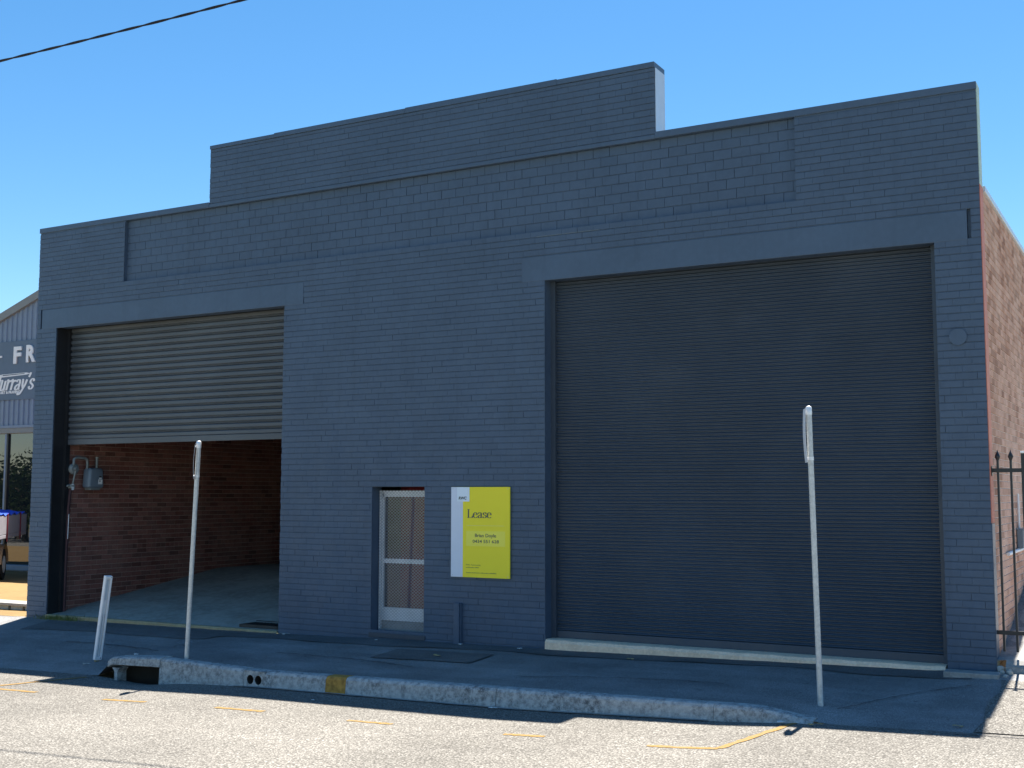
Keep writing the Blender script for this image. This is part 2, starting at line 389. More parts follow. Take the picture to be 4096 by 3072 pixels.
drape('driveway', dw_sunlit, MAT['road'], footpath, .010)  # driveway aggregate; paler sheet cut near the shadow edge, so sunlight is coloured in
kerb = struct(empty('kerb', (-5, -2.6, -.3)))
def kerb_seg(x0, x1, name='kerb_block', jitter=.004):
    b = MB(); n = max(2, int((x1-x0)/.12)); prof_n = 7
    rings = []
    for i in range(n+1):
        x = x0+(x1-x0)*i/n; t = max(foot_z(x, -2.5), foot_z(x,-2.6))+.012; bot = road_z(x, -2.68)-.06
        w = random.uniform(-jitter, jitter)
        prof = [(-2.47, t-.08), (-2.47, t), (-2.59+w, t+.002), (-2.625+w, t-.008), (-2.648+w, t-.035), (-2.665+w, bot+.06), (-2.67, bot)]
        rings.append([(x, y, z) for y, z in prof])
    v = [p for r in rings for p in r]; m = prof_n
    f = [(i*m+k, i*m+k+1, (i+1)*m+k+1, (i+1)*m+k) for i in range(n) for k in range(m-1)]
    f += [tuple(range(m)), tuple(reversed(range(n*m, n*m+m)))]
    b.quadlist(v, f); o = b.build(name, MAT['kerb'], kerb); o.matrix_parent_inverse = kerb.matrix_world.inverted() if False else Matrix.Translation((5, 2.6, .3))
    fix_normals(o); return o
for a, c in ((-10.0,-8.545),(-8.195,-7.25),(-6.95,-4.88),(-4.87,-2.35),(-2.345,-1.35)):
    kerb_seg(a, c)
yk = kerb_seg(-7.248, -6.952, 'kerb_block', 0); yk.data.materials[0] = MAT['kerb_yellow']; yk['label'] = 'ochre painted kerb block'
# gutter lip of pale concrete at the kerb foot
def lip():
    n = 40; v = []
    for i in range(n+1):
        x = -8.7+6.3*i/n; v += [(x, -2.66), (x, -2.72-.012*math.sin(x*9))]
    return v, [(2*i+1, 2*i+3, 2*i+2, 2*i) for i in range(n)]
lo = drape('gutter_lip', lip, MAT['conc_pale'], kerb, .012); lo.matrix_parent_inverse = Matrix.Translation((5, 2.6, .3))
# outlet block with two pipe holes
def outlet():
    b = MB(); x0, x1 = -8.54, -8.2; t = foot_z(-8.37, -2.55)+.010; bot = road_z(-8.37, -2.68)-.06
    bm = bmesh.new(); cx = [-8.435, -8.305]; r = .052; cz = bot+.06+.09
    outer = [(x0,bot),(x1,bot),(x1,t),(x0,t)]
    # face with holes: build as a grid fan between hole circles and their half rectangle
    for c, (a0, a1) in zip(cx, ((x0, -8.37), (-8.37, x1))):
        N = 24; ring = []; sq = []
        for k in range(N):
            an = 2*math.pi*k/N+math.pi/4; dx, dz = math.cos(an), math.sin(an)
            ring.append((c+r*dx, -2.655, cz+r*1.1*dz))
            s = min((a1-c)/dx if dx > 1e-6 else ((a0-c)/dx if dx < -1e-6 else 1e9), (t-cz)/dz if dz > 1e-6 else ((bot-cz)/dz if dz < -1e-6 else 1e9))
            sq.append((c+s*dx, -2.655, cz+s*dz))
        b.quadlist(ring+sq, [(k, (k+1) % N, N+(k+1) % N, N+k) for k in range(N)])
        back = [(x, -2.40, z) for x, y, z in ring]
        b.quadlist(ring+back, [(k, N+k, N+(k+1) % N, (k+1) % N) for k in range(N)], 1); b.quadlist(back, [tuple(range(N))], 1)
    b.quadlist([(x0,-2.655,t),(x1,-2.655,t),(x1,-2.47,t),(x0,-2.47,t)], [(0,1,2,3)])
    b.quadlist([(x0,-2.655,bot),(x0,-2.655,t),(x0,-2.47,t),(x0,-2.47,bot)], [(0,1,2,3)])
    b.quadlist([(x1,-2.655,bot),(x1,-2.655,t),(x1,-2.47,t),(x1,-2.47,bot)], [(0,1,2,3)])
    o = b.build('outlet_block', [MAT['kerb'], MAT['void']], kerb); o.matrix_parent_inverse = Matrix.Translation((5, 2.6, .3)); o['label'] = 'kerb block with two round drain outlets'
outlet()

# stormwater inlet at the end of the kerb
inlet = tag(empty('stormwater_inlet', (-10.4, -2.6, -.55)), 'stained concrete stormwater inlet with dark opening at the left kerb end', 'drain')
INV = Matrix.Translation((10.4, 2.6, .55))
def ichild(b, name, mat):
    o = b.build(name, mat, inlet); o.matrix_parent_inverse = INV; return o
b = MB(); n = 16; rings = []
for i in range(n+1):
    x = -10.95+.96*i/n; t = max(foot_z(x, -2.5), foot_z(x, -2.6))+.02; th = .105+.02*(i/n)
    t = max(t, -.40+.15*sstep(-10.95, -10.0, x))
    rings.append([(x,-2.42,t-th),(x,-2.42,t),(x,-2.63,t),(x,-2.665,t-.02),(x,-2.67,t-th+.01),(x,-2.645,t-th)])
m = 6; b.quadlist([p for r in rings for p in r], [(i*m+k, i*m+(k+1) % m, (i+1)*m+(k+1) % m, (i+1)*m+k) for i in range(n) for k in range(m)]+[tuple(range(m)), tuple(reversed(range(n*m, n*m+m)))])
o = ichild(b, 'lintel', MAT['kerb']); fix_normals(o)
b = MB(); pr = []
for z, w in ((-.66,.075),(-.56,.06),(-.47,.055),(-.44,.075),(-.405,.14)):
    pr.append([(-10.80-w/2,-2.66,z),(-10.80+w/2,-2.66,z),(-10.80+w/2,-2.50,z),(-10.80-w/2,-2.50,z)])
b.quadlist([p for r in pr for p in r], [(i*4+k, i*4+(k+1) % 4, (i+1)*4+(k+1) % 4, (i+1)*4+k) for i in range(4) for k in range(4)])
ichild(b, 'post', MAT['kerb'])
b = MB(); b.quadlist([(-11.1,-2.2,-1.0),(-9.98,-2.2,-1.0),(-9.98,-2.2,-.36),(-11.1,-2.2,-.36)], [(0,1,2,3)])
b.quadlist([(-9.985,-2.2,-1.0),(-9.985,-2.62,-1.0),(-9.985,-2.62,-.3),(-9.985,-2.2,-.3)], [(0,1,2,3)])
b.quadlist([(-11.1,-2.2,-.9),(-11.1,-2.66,-.9),(-9.98,-2.66,-.9),(-9.98,-2.2,-.9)], [(0,1,2,3)])
ichild(b, 'chamber', MAT['void'])

# ---------------------------------------------------------------- warehouse
BLD = tag(empty('warehouse', (-8, 0, -.2)), 'single storey brick warehouse painted charcoal with stepped parapet and two roller doors', 'building')
BINV = Matrix.Translation((8, 0, .2))
def bchild(b, name, mat, parent=None, label=None):
    o = b.build(name, mat, parent or BLD)
    if parent is None: o.matrix_parent_inverse = BINV
    if label: o['label'] = label
    return o
C = .086; ZL = 4.88
XL, XR = -15.94, 0.0
BAY = (-15.43, -10.24); DR = (-5.64, -.515); PW = (-8.51, -7.59)
LT = ZL+4*C; PB = ZL+8*C; PT = PB+8*.1325; TOP = 6.71; RTOP = 7.655; RX = (-11.86, -3.99); PX = (-13.79, -2.13); REC = .065
WT = ZL-33*C; WB = -.06
MORT = .010
# mortar-plane cells
xb = sorted({XL, XR, *BAY, *DR, *PW, *RX, *PX, -15.85, -15.81, -9.86, -6.0, -.145, -.105})
zb_ = sorted({-.7, WB, WT, ZL, LT, PB, PT, TOP, RTOP})
def cell(x, z):
    if z > TOP and not (RX[0] < x < RX[1]): return None
    if z < ZL and (BAY[0] < x < BAY[1]) and z > -.7: return None
    if z < ZL and (DR[0] < x < DR[1]): return None
    if WB < z < WT and PW[0] < x < PW[1]: return None
    if PB < z < PT and PX[0] < x < PX[1]: return REC+MORT
    if ZL < z < LT and (-15.85 < x < -15.81 or -.145 < x < -.105): return .05
    return MORT
b = MB(); BACK = .24
def cellat(i, j):
    if i < 0 or j < 0 or i >= len(xb)-1 or j >= len(zb_)-1: return None
    return cell((xb[i]+xb[i+1])/2, (zb_[j]+zb_[j+1])/2)
for i in range(len(xb)-1):
    for j in range(len(zb_)-1):
        d = cellat(i, j)
        if d is None: continue
        x0, x1, z0, z1 = xb[i], xb[i+1], zb_[j], zb_[j+1]
        b.quadlist([(x0,d,z0),(x1,d,z0),(x1,d,z1),(x0,d,z1)], [(0,1,2,3)])
        bk = .35 if z0 >= TOP-.001 else BACK
        b.quadlist([(x0,bk,z0),(x1,bk,z0),(x1,bk,z1),(x0,bk,z1)], [(3,2,1,0)])
        for di, dj, e in ((-1,0,((x0,z0),(x0,z1))),(1,0,((x1,z1),(x1,z0))),(0,-1,((x1,z0),(x0,z0))),(0,1,((x0,z1),(x1,z1)))):
            d2 = cellat(i+di, j+dj)
            hi = bk if d2 is None else d2
            if hi > d+1e-6:
                (ax, az), (bx_, bz) = e
                b.quadlist([(ax,d,az),(bx_,d,bz),(bx_,hi,bz),(ax,hi,az)], [(0,1,2,3)])
front = bchild(b, 'front_wall', MAT['paint']); fix_normals(front)

# brick rows
def add_brick(B, org, u, n, L, h, proud, bev, depth, tint, be=None):
    be = bev if be is None else be
    org = Vector(org); u = Vector(u); n = Vector(n); w = Vector((0,0,1))
    def P(a, c, e): return org+u*a+w*c+n*e
    v = [P(0,0,-depth),P(L,0,-depth),P(L,h,-depth),P(0,h,-depth),
         P(0,0,proud-bev),P(L,0,proud-bev),P(L,h,proud-bev),P(0,h,proud-bev),
         P(be,bev,proud),P(L-be,bev,proud),P(L-be,h-bev,proud),P(be,h-bev,proud)]
    f = [(8,9,10,11)]
    for k in range(4):
        k2 = (k+1) % 4; f += [(4+k,4+k2,8+k2,8+k),(k,k2,4+k2,4+k)]
    B.quadlist(v, f, 0, tint)
def row_bricks(x0, x1, length, phase, gap):
    out = []; k = math.floor((x0-phase)/length)
    x = phase+k*length
    while x < x1-1e-6:
        a = max(x, x0); c = min(x+length, x1)
        if c-a > .028: out.append((a+(gap/2 if a > x0+1e-6 else 0), c-(gap/2 if c < x1-1e-6 else 0)))
        elif out and a > x0: out[-1] = (out[-1][0], c)
        x += length
    return out
def subtract(iv, cuts):
    for c0, c1 in cuts:
        nv = []
        for a, c in iv:
            if c1 <= a or c0 >= c: nv.append((a, c)); continue
            if c0 > a+1e-6: nv.append((a, c0))
            if c1 < c-1e-6: nv.append((c1, c))
        iv = nv
    return iv
ALL = []      # (x0,x1,z0,h,y)
def course(z0, z1, idx, ivs, yplane, length=.24):
    ph = (idx % 2)*length/2+.03*math.sin(idx*1.9)
    bed = random.uniform(.0075, .0105)
    for a, c in ivs:
        for p, q in row_bricks(a, c, length, ph, .0006 if length < .242 else .0022):
            if random.random() < (.10 if length < .242 else .35): p += .004
            ALL.append((p, q, z0+bed/2, z1-z0-bed, yplane))
for k in range(-64, 33):
    z0 = ZL+k*C; z1 = z0+C; zm = (z0+z1)/2
    if z1 < -.32 or z0 > RTOP-.05: continue
    if z1 > RTOP-.06: z1 = RTOP-.055
    cuts = []
    if zm < ZL: cuts += [BAY, DR]
    if WB+.001 < zm < WT: cuts.append(PW)
    if ZL < zm < LT: cuts += [(-15.85,-9.86),(-6.0,-.105)]
    if zm > PB and zm < PT: cuts.append(PX)
    rngx = (XL, XR)
    if zm > TOP-.085:
        if zm < PT+.03: pass
        rngx = RX
    if zm > PT-.03 and zm < TOP+.01 :
        # course row at the coping level: only on the raised part
        if z0 < PT: z0 = PT+.004
        rngx = RX
    if z1-z0 < .03: continue
    course(z0, z1, k, subtract([rngx], cuts), 0.0)
for k in range(8):
    course(PB+k*.1325, PB+(k+1)*.1325, k*3+1, [PX], REC, .245)
near = sorted([q for q in ALL if abs((q[1]-q[0])-.2395) < .001 and abs(q[3]-.077) < .004], key=lambda q: (Vector(((q[0]+q[1])/2, q[4], q[2]))-CAMPOS).length)
pick = set(near[:300])
protos = []
for i in range(6):
    B = MB(); add_brick(B, (-.1197,0,-.0384), (1,0,0), (0,-1,0), .2394, .0768, MORT, .003, .004, i/5, .0008); protos.append(B.mesh('brick', MAT['paint']))
rest = MB()
for q in ALL:
    x0, x1, z0, h, yp = q; t = random.random()**1.5; pr = MORT+random.uniform(-.0012, .0008)
    if q in pick:
        o = bpy.data.objects.new('brick', random.choice(protos)); COL.objects.link(o); o.parent = front
        o.location = ((x0+x1)/2, yp+MORT+random.uniform(-.0008, .0010), z0+h/2)
    else:
        add_brick(rest, (x0, yp+MORT, z0), (1,0,0), (0,-1,0), x1-x0, h, pr, .003, .004, t, .0008 if yp == 0 else .0018)
ro = rest.build('brickwork', MAT['paint'], front); ro['kind'] = 'stuff'
# fix: brick z0 is lower edge; copings, lintels
for x0, x1, nm in ((-15.81,-9.86,'l'),(-6.0,-.145,'r')):
    b = MB(); b.bbox(x0, x1, -.004, .05, ZL-.012, LT-.012, .006); bchild(b, 'lintel', MAT['paint_smooth'])
def coping(x0, x1, z0, z1, y0, y1, mat='paint_smooth'):
    b = MB(); b.bbox(x0, x1, y0, y1, z0, z1, .004); bchild(b, 'coping', MAT[mat])
coping(XL-.01, RX[0]-.003, PT-.002, TOP+.004, -.012, BACK+.02)
coping(RX[1]+.003, XR+.006, PT-.002, TOP+.004, -.012, BACK+.02)
b = MB(); b.bbox(RX[0]-.001, RX[1]+.001, -.010, .06, PT-.004, PT+.05, .004); bchild(b, 'ledge_band', MAT['paint_smooth'])
cps = [RX[0]-.006, -10.5, -7.98, -5.44, RX[1]+.004]
for i in range(4):
    coping(cps[i]+.001, cps[i+1]-.001, RTOP-.055, RTOP+.006+(.0, .012, .022, .012)[i], -.014-.002*(i % 2), .36)
b = MB(); b.box(RX[1]+.002, RX[1]+.008, .02, .35, TOP+.01, RTOP-.058); bchild(b, 'parapet_end', MAT['flash_white'])
# right return of the parapet and edge paint strip
b = MB(); B = b
for k in range(15):
    add_brick(B, (.001,.012,5.50+k*.0805+.002), (0,1,0), (1,0,0), .21, .0765, .008, .002, .001, random.random())
bchild(b, 'parapet_return', MAT['pale_green'])
b = MB(); b.box(.001, .010, .004, .228, 1.62, 5.50); bchild(b, 'edge_strip', MAT['salmon'], label='terracotta painted strip down the right corner')
b = MB(); b.box(.001, .009, .004, .228, -.4, 1.615); bchild(b, 'edge_strip', MAT['paint_smooth'])

# side wall right
DEP = 12.0
sw = MB(); sw.box(-.25, -.004, .25, DEP, -.7, 5.46)
side = bchild(sw, 'side_wall', MAT['mortar'])
SB = []
for k in range(66):
    z0 = -.22+k*C
    if z0+C > 5.50: break
    ph = (k % 2)*.12
    for p, q in row_bricks(.234, DEP, .24, ph, .010): SB.append((p, q, z0+.005, C-.010))
SB2 = [q for q in SB if q[0] < 5.2 and q[2] > .1+.2*q[0] and abs(q[1]-q[0]-.23) < .002]
SB2.sort(key=lambda q: (Vector((0, q[0], q[2]))-CAMPOS).length)
spick = set(SB2[:120])
sprot = []
for i in range(8):
    B = MB(); add_brick(B, (0,-.115,-.038), (0,1,0), (1,0,0), .230, .076, .010, .003, .02, (i+.5)/8); sprot.append(B.mesh('brick', MAT['brick_side']))
rest = MB()
for q in SB:
    if q in spick:
        o = bpy.data.objects.new('brick', random.choice(sprot)); COL.objects.link(o); o.parent = side; o.location = (-.004+random.uniform(-.001,.001), (q[0]+q[1])/2, q[2]+q[3]/2)
    else: add_brick(rest, (-.004, q[0], q[2]), (0,1,0), (1,0,0), q[1]-q[0], q[3], .010, .003, .02, random.random())
ro = rest.build('brickwork', MAT['brick_side'], side); ro['kind'] = 'stuff'
b = MB(); b.bbox(-.27, .035, .245, DEP, 5.462, 5.53, .006); bchild(b, 'side_flashing', MAT['flash_white'])

# left / back walls, roof, partitions
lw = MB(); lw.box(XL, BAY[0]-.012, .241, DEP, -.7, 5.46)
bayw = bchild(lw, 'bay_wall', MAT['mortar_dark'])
IB = []
for k in range(44):
    z0 = -.30+k*C; ph = (k % 2)*.12
    hdr = (k == 14 or k == 15)
    for p, q in row_bricks(.275, 9.0, .12 if k == 14 else .24, ph, .010): IB.append((p, q, z0+.005, C-.010))
I2 = [q for q in IB if .4 < q[0] < 5 and -.15+.14*q[0] < q[2] < 2.7 and abs(q[1]-q[0]-.23) < .002]
I2.sort(key=lambda q: (Vector((BAY[0], q[0], q[2]))-CAMPOS).length)
ipick = set(I2[:120]); iprot = []
for i in range(8):
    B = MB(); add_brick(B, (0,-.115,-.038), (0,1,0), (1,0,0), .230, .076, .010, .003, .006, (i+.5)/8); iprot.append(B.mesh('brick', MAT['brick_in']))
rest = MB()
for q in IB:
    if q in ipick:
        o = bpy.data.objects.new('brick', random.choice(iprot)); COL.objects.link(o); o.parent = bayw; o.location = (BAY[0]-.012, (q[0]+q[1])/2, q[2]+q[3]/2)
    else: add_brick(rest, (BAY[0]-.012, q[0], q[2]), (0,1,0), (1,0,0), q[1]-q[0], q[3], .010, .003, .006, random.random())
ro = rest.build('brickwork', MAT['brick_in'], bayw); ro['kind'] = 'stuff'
b = MB(); b.box(BAY[0], BAY[0]+5.9, DEP-.2, DEP, -.7, 5.46); b.box(BAY[0]+5.9, -.25, DEP-.2, DEP, -.7, 5.46); bchild(b, 'back_wall', MAT['dark_room'])
b = MB(); b.box(-10.0, -9.93, .245, DEP-.2, -.7, 5.4); bchild(b, 'partition', MAT['dark_room'])
b = MB(); b.box(-9.925, -9.85, .245, DEP-.2, -.7, 5.4); bchild(b, 'partition', MAT['roof_in'])
b = MB(); b.box(-6.6, -6.45, .245, 6, -.7, 5.4); b.box(-9.85, -6.6, 3.0, 3.1, -.7, 5.4); bchild(b, 'partition', MAT['roof_in'])
b = MB(); b.box(XL+.02, -.27, .246, DEP-.01, 5.25, 5.44); bchild(b, 'roof', MAT['roof_in'])
b = MB(); b.box(-9.85, -.3, .25, DEP-.2, -.5, -.06); bchild(b, 'floor_slab', MAT['slab'])
# bay ramp floor
def bay_z(y): return -.155+.14*max(0, min(y, 4.2)-.12)
b = grid('f', rng(BAY[0]-.005, -10.0, .6), [-.028, .12, .4, .8, 1.4, 2, 2.8, 3.6, 4.2, 6, 9, DEP-.2], lambda x, y: bay_z(y)-(.02 if y < 0 else 0), None)
ramp = bchild(b, 'bay_floor', MAT['slab'])
b = MB(); n = 30; v = []
for i in range(n+1):
    x = BAY[0]+.004+(5.18)*i/n; j = .006*math.sin(i*1.3)+.004*math.sin(i*3.7)
    v += [(x,-.030+j,-.5),(x,-.030+j,-.165+j*.5),(x,-.012+j,-.150),(x,.055+j,-.1495)]
b.quadlist(v, [(4*i+k, 4*(i+1)+k, 4*(i+1)+k+1, 4*i+k+1) for i in range(n) for k in range(3)]); bchild(b, 'threshold', MAT['slab_edge'])
# grate in the bay floor by the central wall
b = MB(); v0 = (-11.15, -10.26, .16, .55)
for i in range(14):
    x = v0[0]+.03+i*.063; b.box(x, x+.03, v0[2], v0[3], bay_z(.35)-.02, bay_z(.35)+.022)
b.box(v0[0], v0[1], v0[2]-.015, v0[2]+.01, bay_z(.2)-.02, bay_z(.35)+.02); b.box(v0[0], v0[1], v0[3]-.01, v0[3]+.015, bay_z(.5)-.03, bay_z(.5)+.018)
bchild(b, 'floor_grate', MAT['grate'])

# roller doors
def roller(name, x0, x1, y, zbot, ztop, pitch, prof, mat, label, guide_mat):
    first = MB(); first.box(x0+.05, x1-.05, y+.10, y+.14, ztop-.16, ztop-.02); d = bchild(first, name, guide_mat, label=label)
    for gx0, gx1 in ((x0, x0+.07), (x1-.07, x1)):
        G = MB(); G.box(gx0, gx1, y-.06, y+.03, -.25 if zbot > 1 else zbot-.1, ztop); G.build('guide', guide_mat, d)
    S = MB(); L = x1-x0-.10; S.prism([(yy, zz) for yy, zz in prof], -L/2, L/2, 0, False, False); me = S.mesh('slat', mat)
    n = int((ztop-zbot-.10)/pitch)+1
    for i in range(n):
        o = bpy.data.objects.new('slat', me); COL.objects.link(o); o.parent = d
        o.location = ((x0+x1)/2, y+random.uniform(-.0012, .0012), zbot+.10+i*pitch); o.rotation_euler = (random.uniform(-.02, .02), 0, random.uniform(-.0004, .0004))
    B = MB(); B.bbox(x0+.05, x1-.05, y-.022, y+.018, zbot, zbot+.098, .006); o = B.build('bottom_rail', mat, d)
    return d
p1 = .106
prof1 = [(.012,0),(-.016,.005),(-.020,.010),(-.020,.058),(-.016,.066),(.012,.074),(.014,.080),(-.004,.084),(-.006,.088),(-.003,.093),(.012,.097),(.012,p1)]
roller('roller_door', BAY[0], BAY[1], .30, 2.80, ZL+.25, p1, prof1, MAT['shutter_steel'], 'left grey roller door raised halfway', MAT['black'])
p2 = .0455
prof2 = [(.006,0),(-.008,.003),(-.015,.009),(-.016,.014),(-.012,.020),(.003,.031),(.006,.037),(.006,p2)]
roller('roller_door', DR[0], DR[1], .235, .005, ZL+.25, p2, prof2, MAT['door_steel'], 'large closed dark roller door on the right', MAT['paint_dark'])
b = MB(); b.box(BAY[0]+.02, BAY[1]-.02, .36, .80, ZL-.05, ZL+.36); bchild(b, 'roller_drum_cover', MAT['black'])
b = MB(); b.box(DR[0]-.1, DR[1]+.1, .30, .75, ZL+.02, ZL+.36); bchild(b, 'roller_drum_cover', MAT['black'])
# dark metal jamb angle on the bay's left side
b = MB(); b.box(BAY[0]+.001, BAY[0]+.014, .02, .262, -.22, ZL-.005); bchild(b, 'jamb_lining', MAT['black'])

# door sill under the large roller door
b = MB(); n = 50; prof_n = 6; rings = []
for i in range(n+1):
    x = DR[0]+.02+(DR[1]-DR[0]-.04)*i/n; g = interp(ZW, x); j = .006*math.sin(i*.9)+.005*math.sin(i*2.3+1); e = .9 if 0 < i < n else .6
    rings.append([(x,.30,-.4),(x,.30,.004),(x,.02,.010+j*.3),(x,-.055*e+j,.004+j*.3),(x,-.092*e+j,-.030),(x,-.10*e+j,g-.05)])
b.quadlist([p for r in rings for p in r], [(i*6+k, i*6+k+1, (i+1)*6+k+1, (i+1)*6+k) for i in range(n) for k in range(5)]+[tuple(range(6)), tuple(reversed(range(n*6, n*6+6)))], 0, .5, False)
o = bchild(b, 'door_sill', MAT['sill']); fix_normals(o)

# personnel door with security mesh
pd = bchild((lambda B: (B.box(PW[0]+.002, PW[1]-.002, .16, .22, WB-.10, WB+.012), B)[1])(MB()), 'door', MAT['paint_dark'], label='narrow white framed glass door behind security mesh')
y0, y1 = .185, .225
def pdp(name, x0, x1, z0, z1, mat, ya=y0, yb=y1, bev=.003):
    B = MB(); B.bbox(x0, x1, ya, yb, z0, z1, bev); return B.build(name, mat, pd)
X0, X1 = PW[0]+.012, PW[1]-.005
pdp('frame', X0, X0+.038, WB+.012, 1.985, MAT['white_frame'], y0-.012)
pdp('frame', X0+.042, X0+.078, .095, 1.95, MAT['white_frame'])
pdp('frame', X1-.05, X1, WB+.012, 1.985, MAT['white_frame'])
pdp('rail', X0+.04, X1-.052, 1.895, 1.985, MAT['white_frame'])
pdp('rail', X0+.08, X1-.052, .925, .990, MAT['white_frame'], y0-.006)
pdp('bottom_panel', X0+.08, X1-.052, .095, .285, MAT['white_frame'])
pdp('step_face', X0+.04, X1-.052, WB-.04, .088, MAT['conc_pale'], y0+.02, y1+.05)
B = MB(); B.box(X0+.075, X1-.045, y1-.02, y1-.014, .28, 1.90); B.build('glass', MAT['glass'], pd)
B = MB(); B.box(-8.42, -6.9, .62, .66, -.05, 2.3); B.build('red_panel', MAT['red_panel'], pd)
# expanded metal
B = MB(); cw, rh, st, th = .058, .0225, .0026, .003
z = WB+.02; r = 0
while z < 1.985:
    pts = []; x = X0+.002; k = 0
    while x < X1-.002:
        pts.append((x, z+(rh*.42 if (k+r) % 2 else -rh*.42))); x += cw/2; k += 1
    v = []; f = []
    for i, (x, zz) in enumerate(pts): v += [(x,.160,zz-st),(x,.160,zz+st),(x,.160+th,zz+st),(x,.160+th,zz-st)]
    for i in range(len(pts)-1):
        for q in range(4): f.append((4*i+q, 4*i+(q+1) % 4, 4*i+4+(q+1) % 4, 4*i+4+q))
    B.quadlist(v, f); z += rh; r += 1
o = B.build('security_mesh', MAT['mesh'], pd)
b = MB(); b.bbox(PW[0]-.03, PW[1]+.03, -.012, .17, WB-.075, WB-.002, .008); bchild(b, 'door_step', MAT['paint_dark'])
# small timber stub, vent disc
b = MB(); b.bbox(-7.045, -6.955, -.075, .005, -.3, .425, .006); b.bbox(-6.985, -6.94, -.04, .004, -.3, .42, .004); bchild(b, 'wall_stub', MAT['paint'])
b = MB(); N = 28
for rr, yy in ((.096, -.022),):
    ring = [(-.283+rr*math.cos(2*math.pi*k/N), yy, 3.742+rr*math.sin(2*math.pi*k/N)) for k in range(N)]; bk = [(x, .004, z) for x, y, z in ring]
    b.quadlist(ring+bk, [(k, (k+1) % N, N+(k+1) % N, N+k) for k in range(N)]); b.quadlist(ring, [tuple(range(N))])
bchild(b, 'vent_cover', MAT['paint_smooth'])
b = MB(); b.box(-5.76, -4.81, -.0028, -.0016, 5.489, 5.4925); bchild(b, 'paint_scratch', MAT['pipe'])
# conduit on the side wall, meter box and white pipe
b = MB(); b.bbox(.012, .09, 2.28, 2.50, 1.25, 1.50, .01); bchild(b, 'meter_box', MAT['meter'])
b = MB(); b.tube([(.03,1.15,1.226),(.03,3.05,1.228)], .022, 10); b.tube([(.03,2.4,1.5),(.03,2.4,1.95)], .015, 8); bchild(b, 'conduit', MAT['white_plastic'])

# ---------------------------------------------------------------- gas meter in the bay
gm = tag(empty('gas_meter', (-15.42, .8, 2.0)), 'blue grey gas meter with round regulator and pipes on the red brick bay wall', 'gas meter')
GI = Matrix.Translation((15.42, -.8, -2.0))
def gch(b, name, mat):
    o = b.build(name, mat, gm); o.matrix_parent_inverse = GI; return o
gx = -15.40
bm = bmesh.new(); bmesh.ops.create_cube(bm, size=1)
for q in bm.verts:
    w = 1.0 if q.co.z < 0 else .86
    q.co = Vector((gx+.12+q.co.x*.20, .80+q.co.y*.36*w, 2.215+q.co.z*.36))
bmesh.ops.bevel(bm, geom=bm.edges[:], offset=.05, segments=4, affect='EDGES', profile=.5)
B = MB(); B.quadlist([q.co for q in bm.verts], [[q.index for q in f.verts] for f in bm.faces] if not bm.verts.index_update() else [], 0, .5, True); bm.free()
gch(B, 'body', MAT['meter'])
B = MB(); B.bbox(gx+.04, gx+.20, .68, .90, 2.0, 2.04, .008); gch(B, 'base_plate', MAT['pipe'])
B = MB(); B.tube([(gx+.05,.40,2.375),(gx+.09,.40,2.375),(gx+.11,.40,2.375)], [.098,.098,.07], 24, sm=False); B.tube([(gx+.11,.40,2.375),(gx+.16,.40,2.375)], .035, 14); gch(B, 'regulator', MAT['pipe'])
B = MB(); B.tube([(gx+.10,.37,2.45),(gx+.10,.375,2.55),(gx+.10,.43,2.575),(gx+.10,.60,2.575),(gx+.10,.665,2.55),(gx+.10,.675,2.48),(gx+.10,.675,2.36)], .026, 10); gch(B, 'inlet_pipe', MAT['pipe'])
B = MB(); B.tube([(gx+.10,.89,2.36),(gx+.10,.89,2.575)], .025, 10); B.tube([(gx+.10,.89,2.575),(gx+.10,.89,2.60)], .034, 10); gch(B, 'outlet_pipe', MAT['pipe'])
B = MB(); B.tube([(gx+.12,.40,2.34),(gx+.10,.385,2.20),(gx+.08,.385,2.11)], .016, 8); B.bbox(gx+.03, gx+.12, .315, .40, 2.03, 2.10, .01); B.tube([(gx+.08,.26,2.075),(gx+.08,.42,2.075)], .02, 8); gch(B, 'valve', MAT['pipe'])
B = MB(); B.bbox(gx+.221, gx+.226, .83, .92, 2.105, 2.19, .001); gch(B, 'label_plate', MAT['letter'])
B = MB(); B.bbox(gx+.221, gx+.226, .845, .90, 2.20, 2.225, .001); gch(B, 'label_plate', MAT['letter'])
B = MB(); B.bbox(gx+.221, gx+.224, .85, .90, 2.23, 2.255, .001); B.bbox(gx+.2265, gx+.228, .84, .88, 2.155, 2.17, .0005); gch(B, 'dial', MAT['black'])
B = MB(); B.bbox(gx+.121, gx+.125, .325, .375, 2.0, 2.06, .001); B.bbox(gx+.121, gx+.125, .325, .37, 2.085, 2.11, .001); gch(B, 'tag', MAT['letter'])
B = MB(); B.tube([(gx+.06,.355,2.03),(gx+.045,.335,1.7),(gx+.04,.325,1.0),(gx+.04,.32,-.16)], .026, 10); gch(B, 'riser_pipe', MAT['pipe_brown'])
B = MB(); B.tube([(gx+.075,.325,1.575),(gx+.072,.318,1.14)], .007, 6); gch(B, 'rod', MAT['letter'])

